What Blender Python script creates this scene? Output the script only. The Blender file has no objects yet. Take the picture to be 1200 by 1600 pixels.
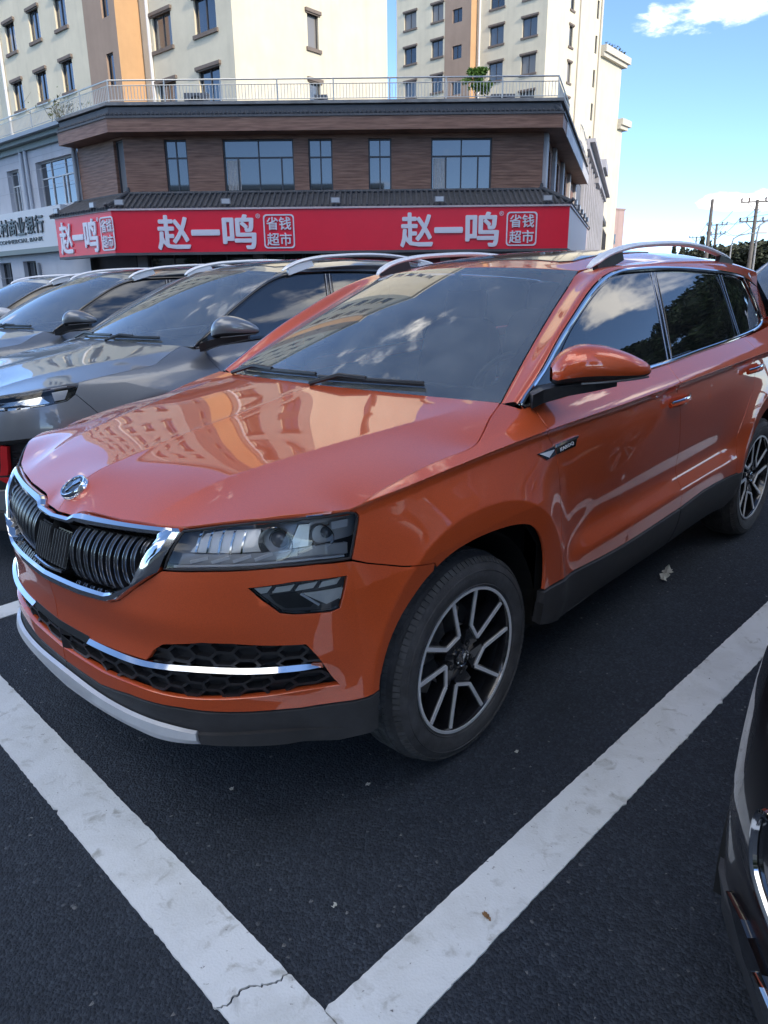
import bpy, bmesh, math, random
import numpy as np
from mathutils import Matrix, Vector
from mathutils.geometry import delaunay_2d_cdt
random.seed(7); RNG = np.random.default_rng(7)
SC = bpy.context.scene; COL = SC.collection
# ------------------------------------------------------------------ camera (gravity frame: x right, y forward, z up)
FPX = 1123.9
def cam_axes(yaw_vec, pit, rol):
    d = np.array([yaw_vec[0]*math.cos(pit), yaw_vec[1]*math.cos(pit), -math.sin(pit)])
    r = np.array([yaw_vec[1], -yaw_vec[0], 0.]); u = np.cross(r, d)
    return math.cos(rol)*r+math.sin(rol)*u, -math.sin(rol)*r+math.cos(rol)*u, d
def cam_matrix(c, ax):
    r, u, d = ax
    return Matrix(((r[0], u[0], -d[0], c[0]), (r[1], u[1], -d[1], c[1]), (r[2], u[2], -d[2], c[2]), (0, 0, 0, 1)))
CAM_H = 1.4836
CAM = cam_matrix((0, 0, CAM_H), cam_axes((0, 1), math.radians(17.0), -.0105))
cam_data = bpy.data.cameras.new('camera'); cam = bpy.data.objects.new('camera', cam_data); COL.objects.link(cam)
cam.matrix_world = CAM
cam_data.sensor_fit = 'VERTICAL'; cam_data.sensor_height = 32; cam_data.lens = FPX/1600*32
cam_data.clip_start = .05; cam_data.clip_end = 6000
SC.camera = cam
# the parking lot drains at a slight slope: its frame (x = nose direction of the parked cars) is tilted against gravity
LOT = CAM @ cam_matrix((1.5878, 2.0757, CAM_H), cam_axes((math.cos(3.9117), math.sin(3.9117)), .3191, -.0329)).inverted()
# ------------------------------------------------------------------ sky, sun, exposure
SUN_AZ, SUN_EL = 140, 24           # degrees clockwise from the view direction, above the horizon
W = bpy.data.worlds.new('World'); SC.world = W; W.use_nodes = True
SC.view_settings.view_transform = 'Standard'; SC.view_settings.look = 'None'
SC.view_settings.exposure = 1.68; SC.view_settings.gamma = 1; SC.view_settings.use_curve_mapping = False
sd = bpy.data.lights.new('sun', 'SUN'); sun = bpy.data.objects.new('sun', sd); COL.objects.link(sun)
sd.energy = 1.55; sd.angle = math.radians(.5); sd.color = (1, .86, .68)
_a, _e = math.radians(SUN_AZ), math.radians(SUN_EL)
sdir = Vector((math.sin(_a)*math.cos(_e), math.cos(_a)*math.cos(_e), math.sin(_e)))
sun.rotation_euler = sdir.to_track_quat('Z', 'Y').to_euler()
def build_world():
    nt = W.node_tree; nt.nodes.clear(); N = nt.nodes.new; L = nt.links.new
    out = N('ShaderNodeOutputWorld'); bg = N('ShaderNodeBackground'); bg.inputs[1].default_value = .12
    sky = N('ShaderNodeTexSky'); sky.sky_type = 'NISHITA'; sky.sun_disc = False
    sky.sun_elevation = math.radians(SUN_EL); sky.sun_rotation = math.radians(SUN_AZ)
    sky.air_density = .55; sky.dust_density = .05; sky.ozone_density = 3.0
    tc = N('ShaderNodeTexCoord'); sep = N('ShaderNodeSeparateXYZ'); L(tc.outputs['Generated'], sep.inputs[0])
    def mth(op, a, b=None, c=None):
        m = N('ShaderNodeMath'); m.operation = op
        for i, v in enumerate((a, b, c)):
            if v is None: continue
            if isinstance(v, (int, float)): m.inputs[i].default_value = v
            else: L(v, m.inputs[i])
        return m.outputs[0]
    zc = mth('MAXIMUM', sep.outputs[2], .0); den = mth('ADD', zc, .22)
    comb = N('ShaderNodeCombineXYZ'); L(mth('DIVIDE', sep.outputs[0], den), comb.inputs[0]); L(mth('DIVIDE', sep.outputs[1], den), comb.inputs[1])
    L(mth('MULTIPLY', zc, 3.0), comb.inputs[2])
    nz = N('ShaderNodeTexNoise'); nz.inputs['Scale'].default_value = 2.3; nz.inputs['Detail'].default_value = 9; nz.inputs['Roughness'].default_value = .62
    nz.inputs['Distortion'].default_value = .3
    L(comb.outputs[0], nz.inputs['Vector'])
    val = nz.outputs[0]
    # cumulus banks, the high wide ones added out of view to lift the ambient light: azimuth, elevation, half width, half height, gain
    banks = [(21.4, 16.6, 6.0, 2.1, .36), (25.2, 5.6, 3.4, 1.0, .30), (27.5, 12.4, 1.8, .5, .2), (65, 22, 9, 5.5, .17), (104, 15, 17, 6.5, .26), (84, 33, 10, 6, .22), (54, 33, 9, 4, .2), (150, 20, 16, 6, .22), (205, 22, 18, 7, .28), (250, 24, 14, 6, .28), (292, 14, 12, 4, .2), (-17, 33, 8, 4, .12), (105, 54, 40, 18, .30), (195, 54, 60, 24, .34), (275, 56, 45, 20, .32), (14, 14, 17, 14, -.16)]
    acc = None
    nw = N('ShaderNodeTexNoise'); nw.inputs['Scale'].default_value = 14; nw.inputs['Detail'].default_value = 4; L(tc.outputs['Generated'], nw.inputs['Vector'])
    azn = mth('MULTIPLY', mth('ARCTAN2', sep.outputs[0], sep.outputs[1]), 57.2958)
    eln = mth('MULTIPLY', mth('ARCSINE', sep.outputs[2]), 57.2958)
    for az, el, wd, ht, g in banks:
        dx = mth('SUBTRACT', azn, az if az <= 180 else az-360)
        dx = mth('DIVIDE', dx, wd); dy = mth('DIVIDE', mth('SUBTRACT', eln, el), ht)
        r = mth('ADD', mth('MULTIPLY', dx, dx), mth('MULTIPLY', dy, dy))
        b = mth('MULTIPLY', mth('MAXIMUM', mth('SUBTRACT', 1.15, r), 0.0), g)
        acc = b if acc is None else mth('ADD', acc, b)
    v = mth('ADD', mth('MULTIPLY', val, .80), mth('MINIMUM', acc, .33))
    v = mth('ADD', v, mth('MULTIPLY', mth('SUBTRACT', nw.outputs[0], .5), .34))
    rp = N('ShaderNodeValToRGB'); rp.color_ramp.interpolation = 'EASE'
    rp.color_ramp.elements[0].position = .515; rp.color_ramp.elements[0].color = (0, 0, 0, 1)
    rp.color_ramp.elements[1].position = .64; rp.color_ramp.elements[1].color = (1, 1, 1, 1)
    L(v, rp.inputs[0])
    # lit tops, greyer thick middles
    n2 = N('ShaderNodeTexNoise'); n2.inputs['Scale'].default_value = 9; n2.inputs['Detail'].default_value = 6; L(tc.outputs['Generated'], n2.inputs['Vector'])
    cr = N('ShaderNodeValToRGB'); cr.color_ramp.elements[0].position = .36; cr.color_ramp.elements[0].color = (4.6, 5.0, 5.9, 1)
    cr.color_ramp.elements[1].position = .60; cr.color_ramp.elements[1].color = (8.6, 8.3, 7.9, 1)
    L(n2.outputs[0], cr.inputs[0])
    mx = N('ShaderNodeMix'); mx.data_type = 'RGBA'; L(rp.outputs[0], mx.inputs[0]); L(sky.outputs[0], mx.inputs[6]); L(cr.outputs[0], mx.inputs[7])
    L(mx.outputs[2], bg.inputs[0]); L(bg.outputs[0], out.inputs[0])
build_world()
# ------------------------------------------------------------------ materials
MATS = {}
def mat(name, base=(.5, .5, .5), rough=.5, metal=0., coat=0., coat_rough=.03, spec=.5, noise=0., nscale=8., bump=0., bscale=60., emit=None, ior=1.5, detail=6.):
    if name in MATS: return MATS[name]
    m = bpy.data.materials.new(name); m.use_nodes = True; nt = m.node_tree; b = nt.nodes['Principled BSDF']; L = nt.links.new; N = nt.nodes.new
    b.inputs['Base Color'].default_value = (*base, 1); b.inputs['Roughness'].default_value = rough; b.inputs['Metallic'].default_value = metal
    b.inputs['Coat Weight'].default_value = coat; b.inputs['Coat Roughness'].default_value = coat_rough; b.inputs['Specular IOR Level'].default_value = spec
    b.inputs['IOR'].default_value = ior
    tc = N('ShaderNodeTexCoord')
    if noise:
        n = N('ShaderNodeTexNoise'); n.inputs['Scale'].default_value = nscale; n.inputs['Detail'].default_value = detail; n.inputs['Roughness'].default_value = .65
        L(tc.outputs['Object'], n.inputs['Vector'])
        r = N('ShaderNodeMapRange'); r.inputs[1].default_value = .3; r.inputs[2].default_value = .7; r.inputs[3].default_value = 1-noise; r.inputs[4].default_value = 1+noise
        L(n.outputs[0], r.inputs[0])
        mx = N('ShaderNodeVectorMath'); mx.operation = 'SCALE'; mx.inputs[0].default_value = base; L(r.outputs[0], mx.inputs['Scale'])
        L(mx.outputs[0], b.inputs['Base Color'])
    if bump:
        n = N('ShaderNodeTexNoise'); n.inputs['Scale'].default_value = bscale; n.inputs['Detail'].default_value = 3; L(tc.outputs['Object'], n.inputs['Vector'])
        bp = N('ShaderNodeBump'); bp.inputs['Strength'].default_value = bump; bp.inputs['Distance'].default_value = .01; L(n.outputs[0], bp.inputs['Height']); L(bp.outputs[0], b.inputs['Normal'])
    if emit: b.inputs['Emission Color'].default_value = (*emit[:3], 1); b.inputs['Emission Strength'].default_value = emit[3]
    MATS[name] = m; return m
def glass(name, tint, gloss=1.0, rough=.0, ior=1.5, haze=0.):
    if name in MATS: return MATS[name]
    m = bpy.data.materials.new(name); m.use_nodes = True; nt = m.node_tree; nt.nodes.clear(); L = nt.links.new; N = nt.nodes.new
    o = N('ShaderNodeOutputMaterial'); mx = N('ShaderNodeMixShader'); t = N('ShaderNodeBsdfTransparent'); g = N('ShaderNodeBsdfGlossy'); f = N('ShaderNodeFresnel')
    t.inputs[0].default_value = (*tint, 1); g.inputs['Roughness'].default_value = rough; g.inputs['Color'].default_value = (gloss, gloss, gloss, 1); f.inputs[0].default_value = ior
    L(f.outputs[0], mx.inputs[0]); L(t.outputs[0], mx.inputs[1]); L(g.outputs[0], mx.inputs[2])
    if haze:                                                   # pale diffuse film standing in for sky reflection and haze on the glass
        d = N('ShaderNodeBsdfDiffuse'); d.inputs[0].default_value = (.55, .60, .60, 1); m2 = N('ShaderNodeMixShader'); tc = N('ShaderNodeTexCoord'); n = N('ShaderNodeTexNoise'); n.inputs['Scale'].default_value = 6; n.inputs['Detail'].default_value = 8
        L(tc.outputs['Object'], n.inputs['Vector']); r = N('ShaderNodeMapRange'); r.inputs[1].default_value = .3; r.inputs[2].default_value = .75; r.inputs[3].default_value = haze*.6; r.inputs[4].default_value = haze*1.5
        L(n.outputs[0], r.inputs[0]); L(r.outputs[0], m2.inputs[0]); L(mx.outputs[0], m2.inputs[1]); L(d.outputs[0], m2.inputs[2]); mx = m2
    L(mx.outputs[0], o.inputs[0])
    MATS[name] = m; return m
def paint(name, base, metal=.45, rough=.34, flake=.06, cior=1.55):
    if name in MATS: return MATS[name]
    m = mat(name, base, rough, metal, 1.0, .015, .3); m.node_tree.nodes['Principled BSDF'].inputs['Coat IOR'].default_value = cior; nt = m.node_tree; b = nt.nodes['Principled BSDF']; L = nt.links.new; N = nt.nodes.new
    tc = N('ShaderNodeTexCoord'); v = N('ShaderNodeTexVoronoi'); v.inputs['Scale'].default_value = 1400; L(tc.outputs['Object'], v.inputs['Vector'])
    r = N('ShaderNodeMapRange'); r.inputs[3].default_value = 1-flake*3; r.inputs[4].default_value = 1+flake*3; L(v.outputs['Color'], r.inputs[0])
    n = N('ShaderNodeTexNoise'); n.inputs['Scale'].default_value = 3.5; n.inputs['Detail'].default_value = 8; n.inputs['Roughness'].default_value = .7; L(tc.outputs['Object'], n.inputs['Vector'])
    d = N('ShaderNodeMapRange'); d.inputs[1].default_value = .35; d.inputs[2].default_value = .75; d.inputs[3].default_value = .0; d.inputs[4].default_value = .022; L(n.outputs[0], d.inputs[0])
    sc = N('ShaderNodeVectorMath'); sc.operation = 'SCALE'; sc.inputs[0].default_value = base; L(r.outputs[0], sc.inputs['Scale'])
    L(sc.outputs[0], b.inputs['Base Color']); L(d.outputs[0], b.inputs['Coat Roughness'])
    return m
# ------------------------------------------------------------------ object helpers
def link(o, parent=None):
    COL.objects.link(o)
    if parent is not None: o.parent = parent
    return o
def tag(o, label=None, cat=None, group=None, kind=None):
    if label: o['label'] = label
    if cat: o['category'] = cat
    if group: o['group'] = group
    if kind: o['kind'] = kind
    return o
def empty(name, loc=(0, 0, 0), rz=0., label=None, cat=None, group=None):
    o = bpy.data.objects.new(name, None); o.empty_display_size = .2; o.location = loc; o.rotation_euler = (0, 0, rz); link(o)
    return tag(o, label, cat, group)
def mesh_obj(name, verts, faces, m, parent=None, normals=None, smooth=False):
    me = bpy.data.meshes.new(name); me.from_pydata([tuple(map(float, v)) for v in verts], [], [tuple(map(int, f)) for f in faces])
    for mm in (m if isinstance(m, (list, tuple)) else [m]): me.materials.append(mm)
    if normals is not None or smooth: me.polygons.foreach_set('use_smooth', [True]*len(me.polygons))
    if normals is not None: me.normals_split_custom_set_from_vertices([tuple(n) for n in normals])
    me.update(); return link(bpy.data.objects.new(name, me), parent)
class MB:
    """collects simple solids into one mesh"""
    def __init__(s): s.v = []; s.f = []; s.mi = []; s.cur = 0
    def add(s, V, F):
        n = len(s.v); s.v += [tuple(v) for v in V]; s.f += [tuple(i+n for i in f) for f in F]; s.mi += [s.cur]*len(F); return s
    def box(s, lo, hi, M=None):
        x0, y0, z0 = lo; x1, y1, z1 = hi
        V = [(x0, y0, z0), (x1, y0, z0), (x1, y1, z0), (x0, y1, z0), (x0, y0, z1), (x1, y0, z1), (x1, y1, z1), (x0, y1, z1)]
        if M is not None: V = [tuple(M @ Vector(v)) for v in V]
        return s.add(V, [(0, 3, 2, 1), (4, 5, 6, 7), (0, 1, 5, 4), (1, 2, 6, 5), (2, 3, 7, 6), (3, 0, 4, 7)])
    def bar(s, a, b, w, h=None, up=(0, 0, 1)):
        a, b = Vector(a), Vector(b); d = (b-a).normalized(); h = w if h is None else h
        x = d.cross(Vector(up)); x = (x if x.length > 1e-5 else d.cross(Vector((1, 0, 0)))).normalized(); y = x.cross(d).normalized()
        V = [p+x*sx*w/2+y*sy*h/2 for p in (a, b) for sx, sy in ((-1, -1), (1, -1), (1, 1), (-1, 1))]
        return s.add(V, [(0, 3, 2, 1), (4, 5, 6, 7), (0, 1, 5, 4), (1, 2, 6, 5), (2, 3, 7, 6), (3, 0, 4, 7)])
    def tube(s, pts, r, n=8, cap=True, sc=None):
        pts = [Vector(p) for p in pts]; V = []; F = []; up = None
        for i, p in enumerate(pts):
            d = (pts[min(i+1, len(pts)-1)]-pts[max(i-1, 0)]).normalized()
            if up is None: up = d.orthogonal().normalized()
            x = d.cross(up).normalized(); up = x.cross(d).normalized()
            rr = r[i] if isinstance(r, (list, tuple)) else r
            for k in range(n):
                a = 2*math.pi*k/n; V.append(p+(up*math.cos(a)+x*math.sin(a))*rr)
        for i in range(len(pts)-1):
            for k in range(n): F.append((i*n+k, i*n+(k+1) % n, (i+1)*n+(k+1) % n, (i+1)*n+k))
        if cap: F.append(tuple(range(n))[::-1]); F.append(tuple((len(pts)-1)*n+k for k in range(n)))
        return s.add(V, F)
    def lathe(s, prof, n=48, axis='y', c=(0, 0, 0)):
        V = []; F = []
        for r, h in prof:
            for k in range(n):
                a = 2*math.pi*k/n; x, z = r*math.cos(a), r*math.sin(a)
                V.append((c[0]+x, c[1]+h, c[2]+z) if axis == 'y' else ((c[0]+x, c[1]+z, c[2]+h) if axis == 'z' else (c[0]+h, c[1]+x, c[2]+z)))
        m = len(prof)
        for i in range(m-1):
            for k in range(n): F.append((i*n+k, i*n+(k+1) % n, (i+1)*n+(k+1) % n, (i+1)*n+k))
        return s.add(V, F)
    def build(s, name, m, parent=None, smooth=False, fix=True):
        o = mesh_obj(name, s.v, s.f, m, parent); me = o.data
        if any(s.mi): me.polygons.foreach_set('material_index', s.mi)
        if fix:
            bm = bmesh.new(); bm.from_mesh(me); bmesh.ops.recalc_face_normals(bm, faces=bm.faces); bm.to_mesh(me); bm.free()
        if smooth:
            me.polygons.foreach_set('use_smooth', [True]*len(me.polygons))
            try: me.set_sharp_from_angle(angle=math.radians(35))
            except Exception: pass
        return o
def kids(o): return [c for c in bpy.data.objects if c.parent == o]
def copy_tree(o, parent=None):
    c = o.copy(); COL.objects.link(c); c.parent = parent
    for ch in kids(o): copy_tree(ch, c)
    return c
def text_mesh(body, extrude=.01):
    cu = bpy.data.curves.new('txt', 'FONT'); cu.body = body; cu.size = 1.; cu.extrude = extrude; cu.align_x = 'CENTER'; cu.align_y = 'CENTER'; cu.resolution_u = 2
    o = bpy.data.objects.new('txt', cu); COL.objects.link(o)
    bpy.context.view_layer.update()
    me = bpy.data.meshes.new_from_object(o.evaluated_get(bpy.context.evaluated_depsgraph_get())); bpy.data.objects.remove(o)
    return me
def text_fit(name, body, m, M, w, h, parent, bold=0., depth=.01):
    """text scaled to w x h, centred on M (x = reading direction, y = up, z = out); bold = stroke thickening in em"""
    me = text_mesh(body, depth/max(h, .01)*.5); V = np.array([v.co[:] for v in me.vertices]); F = [tuple(p.vertices) for p in me.polygons]; bpy.data.meshes.remove(me)
    VV, FF = [V], list(F)
    if bold:
        for k in range(8):
            a = 2*math.pi*k/8; FF += [tuple(i+len(V)*(k+1) for i in f) for f in F]; VV.append(V*np.array([1, 1, .97-.02*k])+np.array([bold*math.cos(a), bold*math.sin(a), 0]))
    V = np.concatenate(VV); a, b, c, d = V[:, 0].min(), V[:, 0].max(), V[:, 1].min(), V[:, 1].max()
    o = mesh_obj(name, V, FF, m, parent); S = Matrix.Diagonal((w/(b-a), h/(d-c), max(h, .01), 1)); T = Matrix.Translation((-(a+b)/2, -(c+d)/2, 0))
    o.data.transform(M @ S @ T); return o
# ---------------------------------------------------------------- smooth car surfaces (car frame: x forward from front axle, y left, z up)
def spl(xs, ys):
    xs = np.array(xs, float); ys = np.array(ys, float)
    if xs[0] > xs[-1]: xs, ys = xs[::-1], ys[::-1]
    n = len(xs); h = np.diff(xs); A = np.zeros((n, n)); b = np.zeros(n)
    A[0, 0] = A[-1, -1] = 1
    for i in range(1, n-1):
        A[i, i-1], A[i, i], A[i, i+1] = h[i-1], 2*(h[i-1]+h[i]), h[i]
        b[i] = 6*((ys[i+1]-ys[i])/h[i]-(ys[i]-ys[i-1])/h[i-1])
    M = np.linalg.solve(A, b)
    s0 = (ys[1]-ys[0])/h[0]-h[0]*M[1]/6; s1 = (ys[-1]-ys[-2])/h[-1]+h[-1]*M[-2]/6
    def f(x):
        x = np.asarray(x, float); xc = np.clip(x, xs[0], xs[-1])
        i = np.clip(np.searchsorted(xs, xc)-1, 0, n-2)
        t = xc-xs[i]; r = xs[i+1]-xc
        v = (M[i]*r**3+M[i+1]*t**3)/(6*h[i])+(ys[i]/h[i]-M[i]*h[i]/6)*r+(ys[i+1]/h[i]-M[i+1]*h[i]/6)*t
        return v+np.where(x < xs[0], (x-xs[0])*s0, 0)+np.where(x > xs[-1], (x-xs[-1])*s1, 0)
    return f
def sst(a, b, x):
    t = np.clip((x-a)/(b-a), 0, 1); return t*t*(3-2*t)
class Tps:
    def __init__(s, P, lam=0):
        P = np.array(P, float); s.c = P[:, :2]; n = len(P)
        K = s.k(np.linalg.norm(s.c[:, None]-s.c[None], axis=2)); Q = np.c_[np.ones(n), s.c]
        A = np.zeros((n+3, n+3)); A[:n, :n] = K+lam*np.eye(n); A[:n, n:] = Q; A[n:, :n] = Q.T
        s.w = np.linalg.solve(A, np.r_[P[:, 2], 0, 0, 0])
    def k(s, r): return np.where(r > 1e-9, r*r*np.log(np.maximum(r, 1e-9)), 0)
    def __call__(s, x, y):
        sh = np.shape(x); X = np.c_[np.ravel(x), np.ravel(y)]
        v = s.k(np.linalg.norm(X[:, None]-s.c[None], axis=2))@s.w[:-3]+s.w[-3]+X@s.w[-2:]
        return v.reshape(sh)
class Shape:
    """body side / front / rear as one surface (s, z); s<UC0 runs round the front corner"""
    UC, UR = .45, -2.95           # where the front / rear corner starts
    WB, ARF, ARR = -2.638, -.035, -2.665
    zs = staticmethod(spl([.50,.25,0,-.4,-.9,-1.45,-2.1,-2.6,-3.3],[.93,.955,.975,.997,1.010,1.022,1.036,1.046,1.05]))
    W = staticmethod(spl([.60,.45,.3,.1,-.2,-.5,-1.4,-2.4,-2.9,-3.3],[.79,.834,.856,.870,.884,.900,.910,.902,.880,.835]))
    zb = staticmethod(spl([.2,-.4,-.9,-1.37,-1.8,-2.3,-2.7,-3.2],[1.05,1.072,1.087,1.099,1.113,1.128,1.142,1.165]))
    pr_door = staticmethod(spl([-.90,-.75,-.65,-.57,-.515,-.49,-.465,-.43,-.33,-.20,-.10,-.045,-.03],
                               [-.15,-.052,-.012,.000,.004,.0035,-.007,-.024,-.022,-.010,-.010,-.017,-.019]))
    pr_pl = staticmethod(spl([-.90,-.75,-.65,-.57,-.48,-.40,-.30,-.20,-.10,-.045,-.03],
                             [-.13,-.048,-.014,-.003,-.001,-.001,-.002,-.004,-.009,-.017,-.019]))
    nose = staticmethod(spl([.14,.20,.25,.30,.36,.45,.54,.60,.66,.70,.78,.84,.90,.95],
                            [.80,.850,.865,.868,.870,.870,.868,.866,.872,.866,.850,.826,.770,.700]))
    tail = staticmethod(spl([.14,.25,.4,.6,.75,.9,1.05,1.2],[-3.38,-3.45,-3.48,-3.49,-3.44,-3.42,-3.40,-3.36]))
    p1u = .015
    flare = .034
    def flr(s, u, z, c, r):
        du = u-c; a = np.where(du > 0, .475, .44); n = 2.3
        d = ((np.abs(du)/a)**n+(np.maximum(z-.345, 0)/.495)**n+1e-9)**(1/n)*r
        x = d-r; k = .5*(x+np.sqrt(x*x+.002**2)); q = k-x           # k: outside the crease, q: inside it
        f = s.flare*np.exp(-k/.11)-.10*np.minimum(q, .11)
        return f*(d < r+.6), sst(r+.01, r-.01, d)
    def Ys(s, u, z):
        q = z-s.zs(u); W = s.W(u)
        m = sst(-.42, -.74, u)*sst(-2.34, -1.95, u)
        lo = s.pr_door(q)*m+s.pr_pl(q)*(1-m)
        k = sst(.35, .0, u)                         # shoulder crease fades out towards the lamp
        under = -.019*(1-np.exp(np.minimum(q, 0)/.011))/(1-np.exp(-.03/.011))
        lo2 = np.where(q > -.03, under, lo)
        up = -.48*q-(6.5+4*sst(-.6, .0, u))*q*q
        lean = .13*np.clip(-q-.012, 0, .19)*sst(-.52, -.30, u)*sst(.62, .40, u)
        y = W+np.where(q > 0, up, lo2*(k+(1-k)*.5)+lean)
        return y
    def bulge(s, u, z):
        q = z-s.zs(u); f, e = s.flr(u, z, s.ARF, .515); g, e2 = s.flr(u, z, s.ARR, .515)
        return (f*sst(.66, .47, u)*(u > -1.3)+g*(u < -1.3))*sst(.02, -.02, q)
    def body(s, S, Z):
        """S>0: front corner arc parameter 0..1 -> S = 1 is the side start (u=UC), S=2 is the centre of the nose.  S<=1: u = UC-(1-S) ... """
        S = np.asarray(S, float); Z = np.asarray(Z, float); S, Z = np.broadcast_arrays(S, Z)
        u = np.where(S < 1, s.UC-(1-S), s.UC)
        u = np.maximum(u, s.UR)
        Y = s.Ys(u, Z)
        t = np.clip(2-S, 0, 1)                       # 0 at nose, 1 at side
        yc = s.Ys(np.full_like(Z, s.UC), Z); dy = (s.Ys(np.full_like(Z, s.UC-.03), Z)-yc)/.03
        n = s.nose(Z)
        P0 = (n, 0*Z); lo = sst(.58, .44, Z); P1 = (n-s.p1u, .46+.09*lo); P3 = (s.UC+0*Z, yc); c = (.30+.06*lo)*(n-s.UC)/.4
        P2 = (s.UC+c, yc-(dy+.40*lo)*c*.9)
        b = ((1-t)**3, 3*t*(1-t)**2, 3*t*t*(1-t), t**3)
        fu = b[0]*P0[0]+b[1]*P1[0]+b[2]*P2[0]+b[3]*P3[0]; fy = b[0]*P0[1]+b[1]*P1[1]+b[2]*P2[1]+b[3]*P3[1]
        x = np.where(S > 1, fu, u); y = np.where(S > 1, fy, Y)
        # rear corner
        s0 = s.UR-s.UC+1; t = np.clip(s0-S, 0, 1); r = S < s0
        yr = s.Ys(np.full_like(Z, s.UR), Z); w = s.tail(Z)
        Q = ((s.UR+0*Z, yr), (s.UR-.25+0*Z, yr-.02), (w, .62+0*Z), (w-.02, 0*Z))
        b = ((1-t)**3, 3*t*(1-t)**2, 3*t*t*(1-t), t**3)
        x = np.where(r, sum(b[i]*Q[i][0] for i in range(4)), x); y = np.where(r, sum(b[i]*Q[i][1] for i in range(4)), y)
        y = y+s.bulge(x, Z+0*x)*np.where(y > .3, 1, 0)
        return np.stack([x, y, Z+0*x], -1)
    def gl(s, u, z):
        """greenhouse side"""
        u = np.asarray(u, float); z = np.asarray(z, float); u, z = np.broadcast_arrays(u, z)
        zb = s.zb(u); d = z-zb
        y = s.Ys(u, zb)-.36*d-.22*d*d-.05*sst(-2.2, -3.2, u)
        return np.stack([u, y, z], -1)
# ------------------------------------------------------------------ panels cut out of the smooth car surfaces
def fd(fn, A, B, e=8e-4):
    P = fn(A, B); a = fn(A+e, B)-fn(A-e, B); b = fn(A, B+e)-fn(A, B-e)
    n = np.cross(a, b); n /= np.maximum(np.linalg.norm(n, axis=-1, keepdims=True), 1e-12)
    c = P-np.array([-1.3, 0, .75]); s = np.sign((n*c).sum(-1).mean()) or 1.
    n = n*s; m = np.abs(P[..., 1]) < 1e-4; n[m, 1] = 0
    return P, n
def catmull(pts, k=6, closed=False):
    P = np.array(pts, float); n = len(P); out = []
    for i in range(n if closed else n-1):
        p0, p1, p2, p3 = (P[(i-1) % n] if closed or i else 2*P[0]-P[1]), P[i], P[(i+1) % n], (P[(i+2) % n] if closed or i < n-2 else 2*P[-1]-P[-2])
        for t in np.arange(k)/k:
            out.append(.5*(2*p1+(p2-p0)*t+(2*p0-5*p1+4*p2-p3)*t*t+(3*p1-p0-3*p2+p3)*t**3))
    if not closed: out.append(P[-1])
    return [tuple(p) for p in out]
def inside(X, poly):
    p = np.array(poly); x, y = X[:, 0], X[:, 1]; c = np.zeros(len(X), bool)
    for (x0, y0), (x1, y1) in zip(p, np.roll(p, -1, 0)):
        if y0 == y1: continue
        c ^= ((y0 > y) != (y1 > y)) & (x < (x1-x0)*(y-y0)/(y1-y0)+x0)
    return c
def densify(poly, res):
    out = []
    for a, b in zip(poly, poly[1:]+poly[:1]):
        n = max(1, int(math.ceil(math.hypot(b[0]-a[0], b[1]-a[1])/res)))
        out += [(a[0]+(b[0]-a[0])*i/n, a[1]+(b[1]-a[1])*i/n) for i in range(n)]
    return out
def clean(poly, d=.002):
    out = []
    for p in poly:
        if not out or math.hypot(p[0]-out[-1][0], p[1]-out[-1][1]) > d: out.append((float(p[0]), float(p[1])))
    if math.hypot(out[0][0]-out[-1][0], out[0][1]-out[-1][1]) < d: out.pop()
    return out
def area2(p): return sum(a[0]*b[1]-b[0]*a[1] for a, b in zip(p, p[1:]+p[:1]))
def shrink(poly, d):
    if not d: return poly
    s = 1 if area2(poly) > 0 else -1; n = len(poly); out = []
    for i in range(n):
        a, b, c = np.array(poly[i-1]), np.array(poly[i]), np.array(poly[(i+1) % n])
        e, f = b-a, c-b; e /= np.linalg.norm(e)+1e-9; f /= np.linalg.norm(f)+1e-9
        m = np.array([-e[1]-f[1], e[0]+f[0]])*s; L = np.linalg.norm(m)
        m = m/L if L > .2 else np.array([-e[1], e[0]])*s
        k = max(.5, abs(m@np.array([-e[1], e[0]]))); out.append(tuple(b+m*d/k))
    return out
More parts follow.
